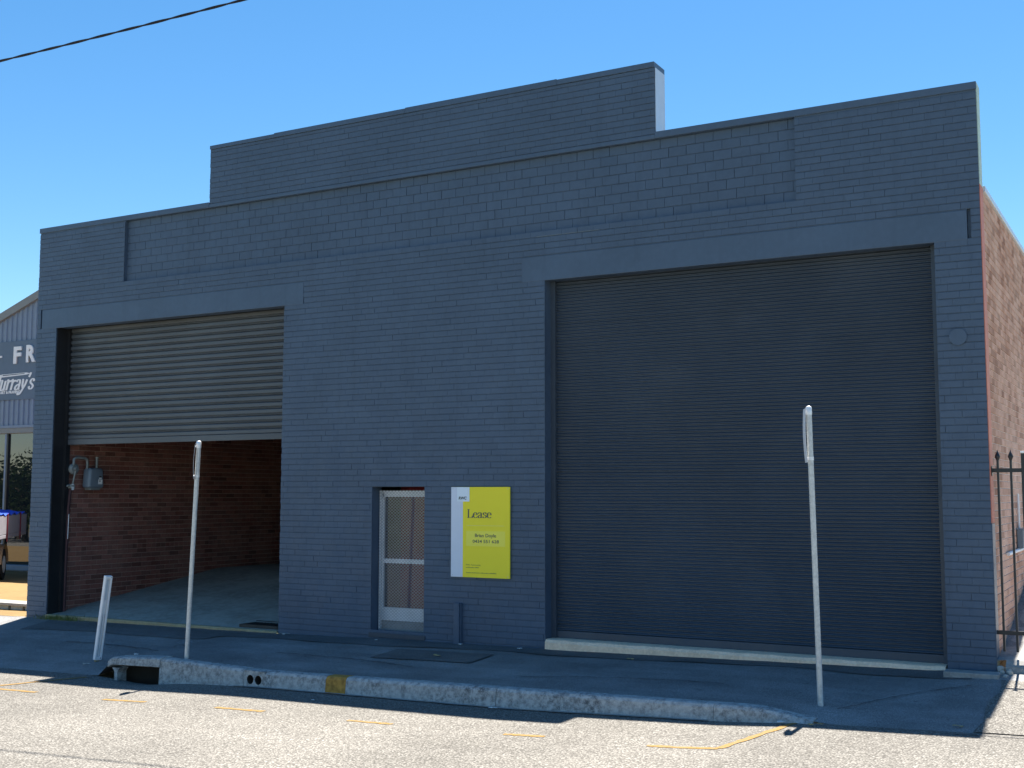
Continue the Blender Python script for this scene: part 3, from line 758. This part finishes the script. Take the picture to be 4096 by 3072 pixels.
# ---------------------------------------------------------------- text helpers
def text_obj(txt, size, mat, parent, loc, rot, name='lettering', fit=None, shear=0, ext=.0006, align='LEFT', offset=0):
    cu = bpy.data.curves.new(name, 'FONT'); cu.body = txt; cu.size = size; cu.shear = shear; cu.extrude = ext; cu.align_x = align; cu.offset = offset; cu.resolution_u = 3
    tmp = bpy.data.objects.new(name, cu); COL.objects.link(tmp)
    bpy.context.view_layer.update()
    me = bpy.data.meshes.new_from_object(tmp.evaluated_get(bpy.context.evaluated_depsgraph_get()))
    bpy.data.objects.remove(tmp); bpy.data.curves.remove(cu)
    if fit:
        xs_ = [v.co.x for v in me.vertices]; zs_ = [v.co.y for v in me.vertices]
        w = max(xs_)-min(xs_); x0 = min(xs_); h = max(zs_)
        for v in me.vertices:
            v.co.x = (v.co.x-x0)/w*fit[0]; v.co.y *= fit[1]/h
    me.materials.clear(); me.materials.append(mat)
    o = bpy.data.objects.new(name, me); COL.objects.link(o); o.parent = parent; o.location = loc; o.rotation_euler = rot
    return o
GL = {
 'L': (.64, [[(.14,1),(.14,0)], [(0,.985),(.29,.985)], [(0,.015),(.56,.015)], [(.55,0),(.60,.25)]]),
 'e': (.50, [[(.05,.36),(.44,.36)], [(.44,.36),(.42,.52),(.26,.63),(.1,.52),(.045,.31),(.1,.1),(.28,.01),(.46,.11)]]),
 'a': (.54, [[(.07,.5),(.18,.62),(.33,.6),(.39,.46),(.39,.3),(.39,.08),(.50,.03)], [(.39,.37),(.17,.29),(.055,.15),(.12,.02),(.26,.03),(.39,.13)]]),
 's': (.46, [[(.37,.48),(.34,.59),(.21,.63),(.09,.53),(.12,.4),(.3,.28),(.39,.16),(.3,.03),(.17,.01),(.07,.08),(.04,.18)]]),
 'u': (.56, [[(.0,.60),(.10,.62),(.10,.16),(.18,.02),(.30,.04),(.42,.18)], [(.42,.62),(.42,.1),(.52,.02)]]),
 'r': (.42, [[(.0,.60),(.11,.62),(.11,.0)], [(.11,.38),(.2,.56),(.34,.60),(.37,.52)]]),
 'y': (.54, [[(.0,.62),(.10,.60),(.14,.3),(.24,.1)], [(.46,.62),(.38,.3),(.22,-.02),(.06,-.26),(-.1,-.30),(-.12,-.20)]]),
 'M': (.90, [[(.05,0),(.16,1)], [(.16,1),(.40,.1)], [(.40,.1),(.74,1)], [(.74,1),(.78,0)], [(.0,.99),(.2,.99)], [(.68,0.01),(.9,.01)]]),
 "'": (.20, [[(.13,1.05),(.11,.95),(.04,.76)]]),
}
def pen_text(txt, h, thick, thin, shear, mat, parent, loc, width=None, name='lettering', lift=.0008):
    B = MB(); x = 0
    for ch in txt:
        adv, strokes = GL[ch]
        for st in strokes:
            P = [Vector((px, pz)) for px, pz in st]
            if len(P) > 2:
                Q = []
                for i in range(len(P)-1):
                    p0 = P[max(i-1,0)]; p1_ = P[i]; p2_ = P[i+1]; p3 = P[min(i+2,len(P)-1)]
                    for s in range(5):
                        t = s/5; Q.append(.5*((2*p1_)+(-p0+p2_)*t+(2*p0-5*p1_+4*p2_-p3)*t*t+(-p0+3*p1_-3*p2_+p3)*t**3))
                P = Q+[P[-1]]
            v = []
            for i, p in enumerate(P):
                d = (P[min(i+1,len(P)-1)]-P[max(i-1,0)]).normalized(); w = (thin+(thick-thin)*abs(d.y)**1.3)/2; s = Vector((-d.y, d.x))
                for q in (p+s*w, p-s*w): v.append((x+q.x+shear*q.y, q.y))
            B.quadlist([(a, 0, c) for a, c in v], [(2*i, 2*i+1, 2*i+3, 2*i+2) for i in range(len(P)-1)])
        x += adv
    sx = h if width is None else width/x
    B.v = [(a*sx, -lift*(1+(i % 7)*.02), c*h) for i, (a, q, c) in enumerate(B.v)]
    o = B.build(name, mat, parent); o.location = loc; return o

# ---------------------------------------------------------------- lease sign
SG = tag(empty('lease_sign', (-7.115, -.012, .785)), 'yellow lease sign board with pale blue stripe fixed to the charcoal wall', 'sign')
SW, SH = .947, 1.252
SG.rotation_euler = (0, 0, 0)
B = MB(); B.bbox(0, SW, -.022, 0, 0, SH, .003); B.build('board', MAT['sign_yellow'], SG)
def sp(name, u0, u1, v0, v1, mat, y):
    B = MB(); B.box(u0*SW, u1*SW, y, y+.0015, v0*SH, v1*SH); return B.build(name, mat, SG)
sp('stripe', .001, .205, .001, .999, MAT['sign_blue'], -.0238)
sp('logo_panel', .105, .318, .838, .998, MAT['sign_blue2'], -.0258)
sp('name_panel', .262, .925, .345, .512, MAT['sign_yellow2'], -.0238)
sp('rule', .275, .905, .570, .573, MAT['sign_line'], -.0238)
RX90 = (R(90), 0, 0)
text_obj('RWC', .05, MAT['ink'], SG, (.132*SW, -.0266, .861*SH), RX90, fit=(.14*SW, .040), shear=.18, offset=.002)
pen_text('Lease', .118, .135, .045, 0, MAT['ink'], SG, (.280*SW, -.0236, .657*SH), .415*SW)
text_obj('Brian', .05, MAT['ink'], SG, (.415*SW, -.0246, .446*SH), RX90, fit=(.150*SW, .046), offset=.0006)
text_obj('Doyle', .05, MAT['ink'], SG, (.596*SW, -.0246, .446*SH), RX90, fit=(.178*SW, .046), offset=.0006)
text_obj('0434 551 628', .05, MAT['ink'], SG, (.375*SW, -.0246, .382*SH), RX90, fit=(.445*SW, .043), offset=.0006)
text_obj('RWC Toowoomba', .02, MAT['ink_soft'], SG, (.262*SW, -.0230, .131*SH), RX90, fit=(.25*SW, .018))
B = MB()
for u0, u1, vv in ((.262,.48,.105),(.262,.775,.047)):
    u = u0
    while u < u1:
        w = random.uniform(.004, .012); B.box(u*SW, min(u+w, u1)*SW, -.0236, -.0228, vv*SH, vv*SH+random.uniform(.006,.013)); u += w+.003
B.build('small_print', MAT['ink_soft'], SG)
for u, v in ((.03,.02),(.97,.02),(.03,.98),(.97,.98)):
    B = MB(); B.tube([(u*SW,-.026,v*SH),(u*SW,-.020,v*SH)], .006, 8); B.build('screw', MAT['galv'], SG)

# ---------------------------------------------------------------- sign posts
def sign_post(base, top, r, plate_dir, plate_h, plate_w, label, offs, thick, drop):
    base = Vector(base); base.z = ground_z(base.x, base.y); top = Vector(top); t = tag(empty('sign_post', base), label, 'sign post', 'parking sign posts along the kerb')
    d = (top-base); H = d.length; q = Vector((0,0,1)).rotation_difference(d.normalized()); t.rotation_euler = q.to_euler()
    B = MB(); B.tube([(0,0,-.25),(0,0,H-.07)], r, 20); B.build('pole', MAT['galv'], t)
    B = MB(); B.tube([(0,0,H-.075),(0,0,H-.02),(0,0,H-.006),(0,0,H)], [r*1.06,r*1.06,r*.85,r*.35], 20); B.build('cap', MAT['clamp'], t)
    pd_ = Vector((plate_dir[0], plate_dir[1], 0)).normalized(); nx = Vector((-pd_.y, pd_.x, 0))
    if nx.x > 0: nx = -nx
    # the plate hangs at the post's left side, its face turned nearly edge on to the road
    c = nx*(r+offs); zt = H-drop; n = 10; v = []
    for i in range(n+1):
        z = zt-plate_h*i/n; bend = .012*math.sin(math.pi*i/n)
        for s, e in ((-1,0),(1,0),(1,1),(-1,1)): 
            p = c+pd_*(s*plate_w/2)+nx*(thick*e+bend); v.append((p.x, p.y, z))
    f = [(4*i+k, 4*i+(k+1) % 4, 4*i+4+(k+1) % 4, 4*i+4+k) for i in range(n) for k in range(4)]+[(0,1,2,3),(4*n+3,4*n+2,4*n+1,4*n)]
    B = MB(); B.quadlist(v, f); pl = B.build('sign_plate', MAT['white_plastic'], t); fix_normals(pl)
    for zz in (zt-.045, zt-plate_h+.04):
        B = MB(); B.tube([(0,0,zz-.018),(0,0,zz+.018)], r*1.12, 20)
        a = nx*(r*.9); e = nx*(r+offs+.004)
        B.tube([(a.x,a.y,zz),(e.x,e.y,zz)], .012, 8); B.build('clamp', MAT['clamp'], t)
    return t
v1 = Vector((-9.75,-2.42)); d1 = (v1-Vector((CAMPOS.x, CAMPOS.y)))
sign_post((-9.76,-2.41,0), (-9.635,-2.41,2.652), .030, (d1.x, d1.y), .48, .20, 'slim galvanised sign post in front of the open bay beside the drain', .012, .003, .035)
d2 = Vector((-1.44,-2.0))-Vector((CAMPOS.x, CAMPOS.y)); d2 = Matrix.Rotation(R(7), 2) @ d2
sign_post((-1.435,-2.0,0), (-1.49,-2.0,2.862), .0295, (d2.x, d2.y), .56, .20, 'galvanised sign post in front of the closed right roller door', .012, .004, .03)

# ---------------------------------------------------------------- white guide post
gb = Vector((-11.90,-2.0)); gz = foot_z(*gb)
gp = tag(empty('guide_post', (gb.x, gb.y, gz)), 'leaning white plastic guide post with grooved face at the driveway', 'bollard')
top = Vector((-11.72,-2.0,.755)); d = (top-Vector((gb.x,gb.y,gz)))
view = (Vector((CAMPOS.x,CAMPOS.y,0))-Vector((gb.x,gb.y,0))).normalized()
zax = d.normalized(); yax = (-view-zax*(-view).dot(zax)).normalized(); xax = yax.cross(zax)
gp.rotation_euler = (Matrix((xax, yax, zax)).transposed() @ Matrix.Rotation(R(24), 3, 'Z')).to_euler(); H = d.length
w, dp = .052, .045
B = MB()
# channel section: back web with two side flanges, closed top, groove in the middle
B.bbox(-w, w, .012, dp, .02, H, .008); B.bbox(-w, -w+.026, -.028, .014, .03, H-.002, .007); B.bbox(w-.026, w, -.028, .014, .03, H-.002, .007)
B.bbox(-w+.01, w-.01, -.027, .014, H-.045, H-.003, .006); B.bbox(-w+.01, w-.01, -.027, .014, .025, .075, .006)
B.bbox(-.007, .007, -.010, .014, .08, H*.55, .003)
B.build('channel', MAT['white_plastic'], gp)
B = MB(); B.bbox(-w+.028, w-.028, -.002, .0125, H*.72, H-.06, .002); B.build('reflector', simple('silver reflector', (.62,.68,.72), .3, .5, .3), gp)
B = MB(); B.tube([(w-.014,-.030,H-.02),(w-.014,-.024,H-.02)], .006, 8); B.tube([(w-.022,-.030,.055),(w-.022,-.024,.055)], .007, 8); B.build('bolt', MAT['black'], gp)
B = MB(); B.bbox(-.03, .03, .0, .035, -.10, .03, .004); B.build('ground_spike', MAT['leaf_dry'], gp)

# ---------------------------------------------------------------- steel fence at right
fn = tag(empty('steel_fence', (.3, .1, .1)), 'black steel picket fence with spear tops beside the right corner', 'fence')
FI = Matrix.Translation((-.3,-.1,-.1))
def fch(b, name, mat='black'):
    o = b.build(name, MAT[mat], fn); o.matrix_parent_inverse = FI; return o
def picket(x):
    B = MB(); B.bbox(x-.0125, x+.0125, .0875, .1125, .2, 2.33, .002)
    prof = [(.014,2.325),(.018,2.335),(.030,2.365),(.024,2.385),(.008,2.42),(.001,2.445)]
    B.tube([(x,.1,z) for r_, z in prof], [r_ for r_, z in prof], 10); return B
for x in (.078, .215): fch(picket(x), 'picket')
B = MB(); B.bbox(.0, .35, .082, .118, 2.19, 2.235, .003); B.bbox(.0, .02, .06, .14, 2.15, 2.26, .002); fch(B, 'rail')
B = MB(); B.bbox(.0, .35, .082, .118, .385, .43, .003); fch(B, 'rail')
B = MB(); B.bbox(.325, .405, .06, .14, .0, 2.40, .004); fch(B, 'post')
B = MB(); B.bbox(.320, .410, .055, .145, 2.40, 2.425, .006); fch(B, 'post_cap', 'clamp')
B = MB(); B.bbox(.41, .47, .085, .115, 1.1, 1.35, .004); fch(B, 'latch', 'galv')
for i in range(10): fch(picket(.55+.137*i), 'picket')
B = MB(); B.bbox(.43, 1.95, .082, .118, 2.19, 2.235, .003); fch(B, 'rail')
B = MB(); B.bbox(.43, 1.95, .082, .118, .385, .43, .003); fch(B, 'rail')
B = MB(); B.bbox(1.96, 2.04, .06, .14, .0, 2.40, .004); fch(B, 'post')

# side passage and rubble
def pass_z(x, y): return .09+.17*max(0, min(y, 1.4))+.26*max(0, min(y, 9)-1.4)+.012*math.sin(x*9)+.01*math.sin(y*7+x*4)
passage = struct(grid('p', rng(.0, 6, .15), rng(.05, 1.6, .12)+[2,2.5,3,4,5,7,9,14,24], pass_z, None).build('side_passage', MAT['conc_pale']))
b = MB(); v = []; n = 40
for i in range(n+1):
    x = .10+5.9*i/n; j = .03*math.sin(i*1.9)+.02*math.sin(i*4.1)
    v += [(x, .05, pass_z(x,.05)), (x, -.05+j, .05+j*.3), (x, -.10+j, -.08), (x,-.11+j,-.3)]
b.quadlist(v, [(4*i+k, 4*i+k+1, 4*i+4+k+1, 4*i+4+k) for i in range(n) for k in range(3)]); o = b.build('broken_edge', MAT['conc_pale'], passage)
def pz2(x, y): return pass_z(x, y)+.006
grid('pa', rng(.0, 6, .3), rng(.62, 1.6, .2)+[2,2.5,3,4,5,7,9,14,24], pz2, None).build('shade_toned_ramp', MAT['foot'], passage)  # darker sheet over the ramp, its tone standing in for shade on the passage
# flat concrete strip at the foot of the right pier
B = MB(); B.bbox(-.50, .07, -.40, -.17, -.10, .006, .008)
o = B.build('concrete_strip', MAT['conc_pale']); tag(o, 'flat pale concrete strip lying at the foot of the right pier', 'concrete slab')
def rock(name, loc, s, mat, seed):
    rnd = random.Random(seed); bm = bmesh.new(); bmesh.ops.create_icosphere(bm, subdivisions=2, radius=1)
    k = [Vector((rnd.uniform(-1,1), rnd.uniform(-1,1), rnd.uniform(-1,1))).normalized() for _ in range(7)]
    for q in bm.verts:
        p = q.co.copy()
        for a in k:
            dd = p.dot(a)
            if dd > .62: p -= a*(dd-.62)*.9
        q.co = Vector((p.x*s[0], p.y*s[1], p.z*s[2]))
    bmesh.ops.rotate(bm, verts=bm.verts, cent=(0,0,0), matrix=Matrix.Rotation(rnd.uniform(0,3), 3, 'Z'))
    bm.verts.index_update(); B = MB(); B.quadlist([q.co for q in bm.verts], [[q.index for q in f.verts] for f in bm.faces]); bm.free()
    o = B.build(name, mat); o.location = loc; return o
RL = [('largest pale rubble stone at the right pier corner', (.045,-.03,.02), (.06,.05,.04)), ('small rounded rubble stone in front of the corner stones', (.075,-.10,-.005), (.035,.03,.03)),
      ('flat rubble chip against the pier corner', (.02,-.115,-.015), (.04,.025,.018)), ('pale rubble lump beside the broken concrete edge', (.15,-.10,.0), (.045,.05,.045)),
      ('rubble stone at the right end of the concrete strip', (.12,-.26,-.03), (.05,.035,.03))]
for i, (lb, p, s) in enumerate(RL): tag(rock('rubble_stone', p, s, MAT['stone'], i), lb, 'stone', 'rubble at the right corner')

# ---------------------------------------------------------------- overhead cable
def wire_pt(t):        # t along x
    x = -60+90*t; return Vector((x, -3.70+.109*(x+12.3), 7.983+.052*(x+12.3)+.0016*((x+10)**2)-.0016*5.3))
B = MB(); n = 900
for s in range(2):
    pts = []
    for i in range(n+1):
        p = wire_pt(i/n); a = p.x*2*math.pi/.9+s*math.pi; pts.append(p+Vector((0, math.cos(a)*.007, math.sin(a)*.007)))
    B.tube(pts, .0115, 6, cap=False)
tag(B.build('overhead_cable', MAT['cable']), 'twisted black overhead cable crossing the sky at upper left', 'cable')

# ---------------------------------------------------------------- neighbouring shop
SY = 9.3
shop = tag(empty('shop_building', (-30, SY, -.34)), 'blue grey metal clad framing shop with sign fascia behind the left pier', 'building')
SI = Matrix.Translation((30,-SY,.34))
def sch(b, name, mat, label=None):
    o = b.build(name, MAT[mat], shop); o.matrix_parent_inverse = SI
    if label: o['label'] = label
    return o
SX0, SX1 = -42.0, -22.0
def roof_z(x): return 7.886+.3473*(x+27.496) if x < -26.0 else 7.886+.3473*1.496-.3473*(x+26.0)
def ribs(z0, zt):
    B = MB(); x = SX0; pts = []
    while x < SX1-.2:
        pts += [(x, 0), (x+.105, 0), (x+.125, -.036), (x+.20, -.036), (x+.22, 0)]; x += .22
    v = []
    for px, py in pts:
        zz = zt if zt else max(z0, roof_z(px)-.20)
        v += [(px, SY+py, z0), (px, SY+py, zz)]
    B.quadlist(v, [(2*i, 2*i+2, 2*i+3, 2*i+1) for i in range(len(pts)-1)]); return B
sch(ribs(6.48, None), 'upper_cladding', 'clad'); sch(ribs(3.95, 4.71), 'lower_cladding', 'clad')
B = MB(); B.box(SX0, SX1, SY+.02, SY+.25, 3.7, 6.4); sch(B, 'wall', 'clad_trim')
B = MB()
for xa, xb_ in ((-31.6, -26.0), (-26.0, -22.0)):
    v = []
    for x in (xa, xb_):
        for y, dz in ((SY-.12,-.24),(SY-.12,0),(SY+14,0),(SY+14,-.24)): v.append((x, y, roof_z(x)+dz))
    B.quadlist(v, [(0,1,5,4),(1,2,6,5),(2,3,7,6),(3,0,4,7),(0,3,2,1),(4,5,6,7)])
sch(B, 'roof', 'clad_trim')
B = MB(); B.bbox(SX0, SX1, SY-.06, SY+.02, 4.707, 6.486, .01); sch(B, 'sign_fascia', 'fascia')
B = MB(); B.bbox(SX0, SX1, SY-.07, SY+.02, 3.867, 3.951, .006); sch(B, 'cladding_trim', 'clad')
B = MB(); B.bbox(SX0, SX1, SY-.05, SY+.10, 3.714, 3.865, .006); sch(B, 'window_head', 'clad_trim')
B = MB(); B.bbox(SX0, SX1, SY-.14, SY+.12, -.31, -.16, .01); sch(B, 'window_sill', 'clad')
B = MB(); B.box(SX0, SX1, SY-.02, SY+.25, -.7, -.31); sch(B, 'plinth', 'conc_pale')
wx = [-39.0,-36.4,-33.8,-31.2,-28.655,-25.4,-22.1]
for a, c in zip(wx, wx[1:]):
    B = MB(); B.box(a+.06, c-.06, SY+.05, SY+.06, -.16, 3.71); sch(B, 'glass', 'shop_glass')
    B = MB(); B.bbox(a-.08, a-.004, SY, SY+.10, -.16, 3.712, .004); sch(B, 'mullion', 'clad')
    B = MB(); B.bbox(a-.002, a+.07, SY, SY+.10, -.16, 3.712, .004); sch(B, 'mullion', 'black')
def stxt(txt, size, x, z, fit, sh=0, off=0, ext=.02, y=SY-.085):
    o = text_obj(txt, size, MAT['letter'], shop, (x, y, z), RX90, fit=fit, shear=sh, ext=ext, offset=off); o.matrix_parent_inverse = SI
stxt('F', .5, -28.37, 5.815, (.34, .485), off=.02); stxt('R', .5, -27.81, 5.83, (.40, .49), off=.02)
B = MB(); B.bbox(-29.9, -28.92, SY-.085, SY-.05, 6.005, 6.065, .004); sch(B, 'dash', 'letter')
o = pen_text("Murray's", .47, .20, .07, .30, MAT['letter'], shop, (-29.43, SY-.072, 5.004), 1.94); o.matrix_parent_inverse = SI
B = MB()
B.quadlist([(-28.92,SY-.070,5.40),(-27.80,SY-.070,5.44),(-27.62,SY-.070,5.47),(-27.80,SY-.070,5.505),(-28.92,SY-.070,5.49)], [(0,1,2,3,4)])
B.quadlist([(-28.86,SY-.074,5.445),(-27.88,SY-.074,5.468),(-27.88,SY-.074,5.486),(-28.86,SY-.074,5.472)], [(0,1,2,3)], 1)
o = B.build('pencil_logo', [MAT['letter'], MAT['fascia_ink']], shop); o.matrix_parent_inverse = SI
stxt('ART & FRAMING', .08, -28.96, 4.905, (.90, .082), 0, .004, .001, SY-.064)

# yard in front of the shop, with edging
def yard_z(x, y): return -.235-.012*y+.006*math.sin(x*3+y*2)
yard = struct(grid('y', [-90,-60,-45,-38]+rng(-34,-15.93,.4), rng(.0, 9.28, .4), yard_z, None).build('yard', MAT['yard']))
b = MB(); b.quadlist([(-90,9.28,-.36),(-42,9.28,-.36),(-42,40,-.36),(-90,40,-.36)], [(0,1,2,3)]); b.build('yard_side', MAT['yard'], yard)
ed = tag(empty('concrete_edging', (-17.2, .95, -.25)), 'low concrete edging slab on blocks in the sunlit yard beside the left pier', 'edging')
EI = Matrix.Translation((17.2,-.95,.25))
B = MB(); B.bbox(-19.6, -16.35, .82, 1.25, -.165, -.115, .008); o = B.build('slab', MAT['conc_pale'], ed); o.matrix_parent_inverse = EI
for i in range(8):
    x = -19.5+i*.40; B = MB(); B.bbox(x, x+.33, .90, 1.20, -.30, -.168, .008); o = B.build('block', MAT['stone'], ed); o.matrix_parent_inverse = EI

# ---------------------------------------------------------------- grass at the bay corner, litter
def tuft(name, c, rx, ry, n, h, lb, seed):
    rnd = random.Random(seed); B = MB()
    for _ in range(n):
        x = c[0]+rnd.gauss(0, rx); y = c[1]+rnd.uniform(-ry, ry); z = ground_z(x, min(y,0))+.005
        hh = h*rnd.uniform(.4, 1.2); a = rnd.uniform(0, 6.28); dx, dy = math.cos(a)*hh*.5, math.sin(a)*hh*.5; w = .0035
        B.quadlist([(x-w,y,z),(x+w,y,z),(x+w*.6+dx*.4,y+dy*.4,z+hh*.7),(x+dx,y+dy,z+hh),(x-w*.6+dx*.4,y+dy*.4,z+hh*.7)], [(0,1,2,3,4)])
    o = B.build(name, MAT['grass']); o['kind'] = 'stuff'; o['label'] = lb; o['category'] = 'grass'; return o
tuft('grass_tuft', (-15.0,-.06), .28, .05, 420, .08, 'dry green grass growing at the left foot of the open bay', 3)
tuft('grass_tuft', (-16.15,.7), .10, .12, 160, .16, 'weeds growing behind the left pier beside the edging slab', 4)
LIT = [(-4.86,-2.78,.05,'paper','white paper scrap lying in the gutter by the kerb joint'), (-1.62,-2.72,.07,'paper','pale flat scrap at the right end of the kerb'),
       (-1.32,-2.75,.05,'leaf_dry','dry leaf scraps on the driveway near the right sign post'), (-1.25,-2.70,.035,'leaf_dry','tiny dry leaf beside the leaf scraps near the right sign post'),
       (-6.75,-.98,.09,'leaf_dry','crumpled dry leaves on the dark asphalt patch below the lease sign'), (-10.05,-.10,.035,'paper','white chip at the foot of the wall right of the open bay'),
       (-8.3,-.16,.03,'paper','small white chip below the narrow glass door'), (-6.9,-.12,.05,'paper','pale chips at the wall foot below the lease sign'),
       (-5.95,-.17,.05,'paper','white flake at the left end of the pale door sill'), (-4.2,-.45,.05,'leaf_dry','small leaf in front of the pale door sill'),
       (-10.75,-2.35,.06,'paper','white fragment on the asphalt behind the drain opening'), (-11.9,-2.2,.06,'stone','white fragment at the foot of the leaning guide post'),
       (-.05,-2.45,.05,'leaf_dry','dry leaf near the right edge of the building shadow'), (-7.0,-3.2,.02,'paper','tiny white fleck on the shaded road left of centre')]
for i, (x, y, s, mt, lb) in enumerate(LIT):
    rnd = random.Random(40+i); B = MB(); k = 3 if s > .045 else 2
    for _ in range(k):
        cx, cy = rnd.uniform(-s, s)*.7, rnd.uniform(-s, s)*.4; N = 7; a0 = rnd.uniform(0, 6); rr = s*rnd.uniform(.35, .6)
        ring = [(cx+rr*math.cos(a0+2*math.pi*q/N)*rnd.uniform(.6, 1.2), cy+rr*.6*math.sin(a0+2*math.pi*q/N)*rnd.uniform(.6, 1.2), .012+rnd.uniform(0, s*.18)) for q in range(N)]
        low = [(p[0], p[1], p[2]-.005) for p in ring]
        B.quadlist(ring+low, [tuple(range(N)), tuple(reversed(range(N, 2*N)))]+[(q, N+q, N+(q+1) % N, (q+1) % N) for q in range(N)])
    o = B.build('litter_scrap', MAT[mt]); o.location = (x, y, ground_z(x, y)+.006); tag(o, lb, 'litter', 'scraps on the pavement')

# ---------------------------------------------------------------- across the street (seen in the shop window)
def tree(loc, h, rad, seed, lb, n=2600):
    rnd = random.Random(seed); t = tag(empty('tree', loc), lb, 'tree', 'trees across the street')
    B = MB(); B.tube([(0,0,-.2),(.05,0,h*.2),(.0,.1,h*.45),(.1,.05,h*.75)], [.22,.17,.12,.04], 10)
    cl = []
    for i in range(9):
        a = rnd.uniform(0, 6.28); z0 = h*rnd.uniform(.25, .6); r_ = rad*rnd.uniform(.45, .85); e = Vector((r_*math.cos(a), r_*math.sin(a), z0+h*rnd.uniform(.1, .3)))
        B.tube([(0,.05,z0), (e.x*.5,e.y*.5,(z0+e.z)/2+.15), tuple(e)], [.09,.06,.02], 7); cl.append(e)
    B.build('trunk', MAT['bark'], t)
    for i in range(14):
        a = rnd.uniform(0, 6.28); r_ = rad*rnd.random()**.6*.8; cl.append(Vector((r_*math.cos(a), r_*math.sin(a), h*rnd.uniform(.35, .92))))
    B = MB()
    for _ in range(n):
        c = rnd.choice(cl); s = rad*.34; p = c+Vector((rnd.gauss(0, s), rnd.gauss(0, s), rnd.gauss(0, s*.75)))
        if p.z < .5: p.z = .5+rnd.random()
        a = Vector((rnd.gauss(0,1), rnd.gauss(0,1), rnd.gauss(0,1))).normalized(); b_ = a.orthogonal().normalized(); l = rnd.uniform(.12, .24)
        B.quadlist([p-a*l, p+b_*l*.5, p+a*l, p-b_*l*.5], [(0,1,2,3)], 0, min(1, max(0, .5+rnd.gauss(0,.28))))
    B.build('crown', MAT['leaf'], t)
for i, (x, y, h, r_, lb) in enumerate(((-62.2,-18.2,4.7,2.4,'broad dark green tree reflected in the middle of the shop window'),(-65.8,-20.5,4.8,2.6,'rounded tree reflected at the left of the shop window'),(-58.8,-19.5,5.4,2.6,'tall tree reflected at the right of the shop window'),(-66,-30,6.2,3.0,'far tree showing between the reflected trees'))):
    tree((x, y, -1.0), h, r_, 11+i, lb)
# parked tray truck in the shop yard
tk = tag(empty('tray_truck', (-26.16, 6.38, -.31)), 'parked grey tray truck with blue tarp load in front of the shop window', 'truck')
tk.rotation_euler = (0, 0, R(133.1))
def tch(b, name, mat): return b.build(name, MAT[mat], tk)
B = MB(); B.bbox(-2.2, 2.2, -1.05, 1.05, 1.08, 1.18, .015); tch(B, 'tray_floor', 'tray')
for y in (-1.05, 1.01):
    B = MB(); B.bbox(-2.2, 2.2, y, y+.04, 1.185, 1.66, .008); tch(B, 'side_board', 'tray')
B = MB(); B.bbox(2.16, 2.2, -1.0, 1.0, 1.185, 1.66, .006); tch(B, 'tail_board', 'tray')
B = MB(); v = []; nx, ny = 14, 6
for j in range(ny+1):
    for i in range(nx+1):
        v.append((-2.0+4.1*i/nx, -1.06+2.12*j/ny, 1.70+.08*math.sin(math.pi*j/ny)+.04*math.sin(i*2.1+j*1.3)))
B.quadlist(v, [(j*(nx+1)+i, j*(nx+1)+i+1, (j+1)*(nx+1)+i+1, (j+1)*(nx+1)+i) for j in range(ny) for i in range(nx)]); tch(B, 'tarp', 'tarp')
for x in (-1.1, 1.0):
    B = MB(); B.bbox(x, x+.08, -1.075, -1.055, 1.0, 1.72, .004); tch(B, 'strap', 'strap')
for y in (-.42, .38):
    B = MB(); B.bbox(-4.6, 2.1, y, y+.08, .84, 1.06, .01); tch(B, 'chassis_rail', 'black')
B = MB(); prof = [(-4.75,.6),(-4.75,1.25),(-4.5,1.4),(-4.05,2.15),(-2.6,2.2),(-2.4,2.05),(-2.4,.6)]
vv = [(x,-.98,z) for x, z in prof]+[(x,.98,z) for x, z in prof]; n = len(prof)
B.quadlist(vv, [(i, (i+1) % n, n+(i+1) % n, n+i) for i in range(n)]+[tuple(reversed(range(n))), tuple(range(n, 2*n))]); o = tch(B, 'cab', 'cabw'); fix_normals(o)
for s in (-1, 1):
    B = MB(); y = s*.985; B.quadlist([(-4.3,y,1.45),(-2.7,y,1.45),(-2.7,y,2.05),(-3.95,y,2.05)], [(0,1,2,3)]); tch(B, 'side_window', 'shop_glass')
B = MB(); B.quadlist([(-4.49,-.85,1.45),(-4.49,.85,1.45),(-4.10,.8,2.1),(-4.10,-.8,2.1)], [(0,1,2,3)]); tch(B, 'windscreen', 'shop_glass')
for x in (-3.6, -.7):
    for y in (-.95, .70):
        B = MB(); B.tube([(x,y,.40),(x,y+.25,.40)], .40, 22, sm=False); w_ = tch(B, 'wheel', 'tyre')
        B = MB(); B.tube([(x,y-.01,.40),(x,y+.26,.40)], .22, 16, sm=False); o = B.build('rim', MAT['galv'], w_)
for s in (-1, 1):
    B = MB(); pts = [(-.7+.52*math.cos(a), .42+.50*math.sin(a)) for a in [R(q) for q in range(0, 181, 15)]]
    yv = s*.82; vv = [(x, yv-.16, z) for x, z in pts]+[(x, yv+.16, z) for x, z in pts]; n = len(pts)
    B.quadlist(vv, [(i, i+1, n+i+1, n+i) for i in range(n-1)]); tch(B, 'mudguard', 'mudguard')
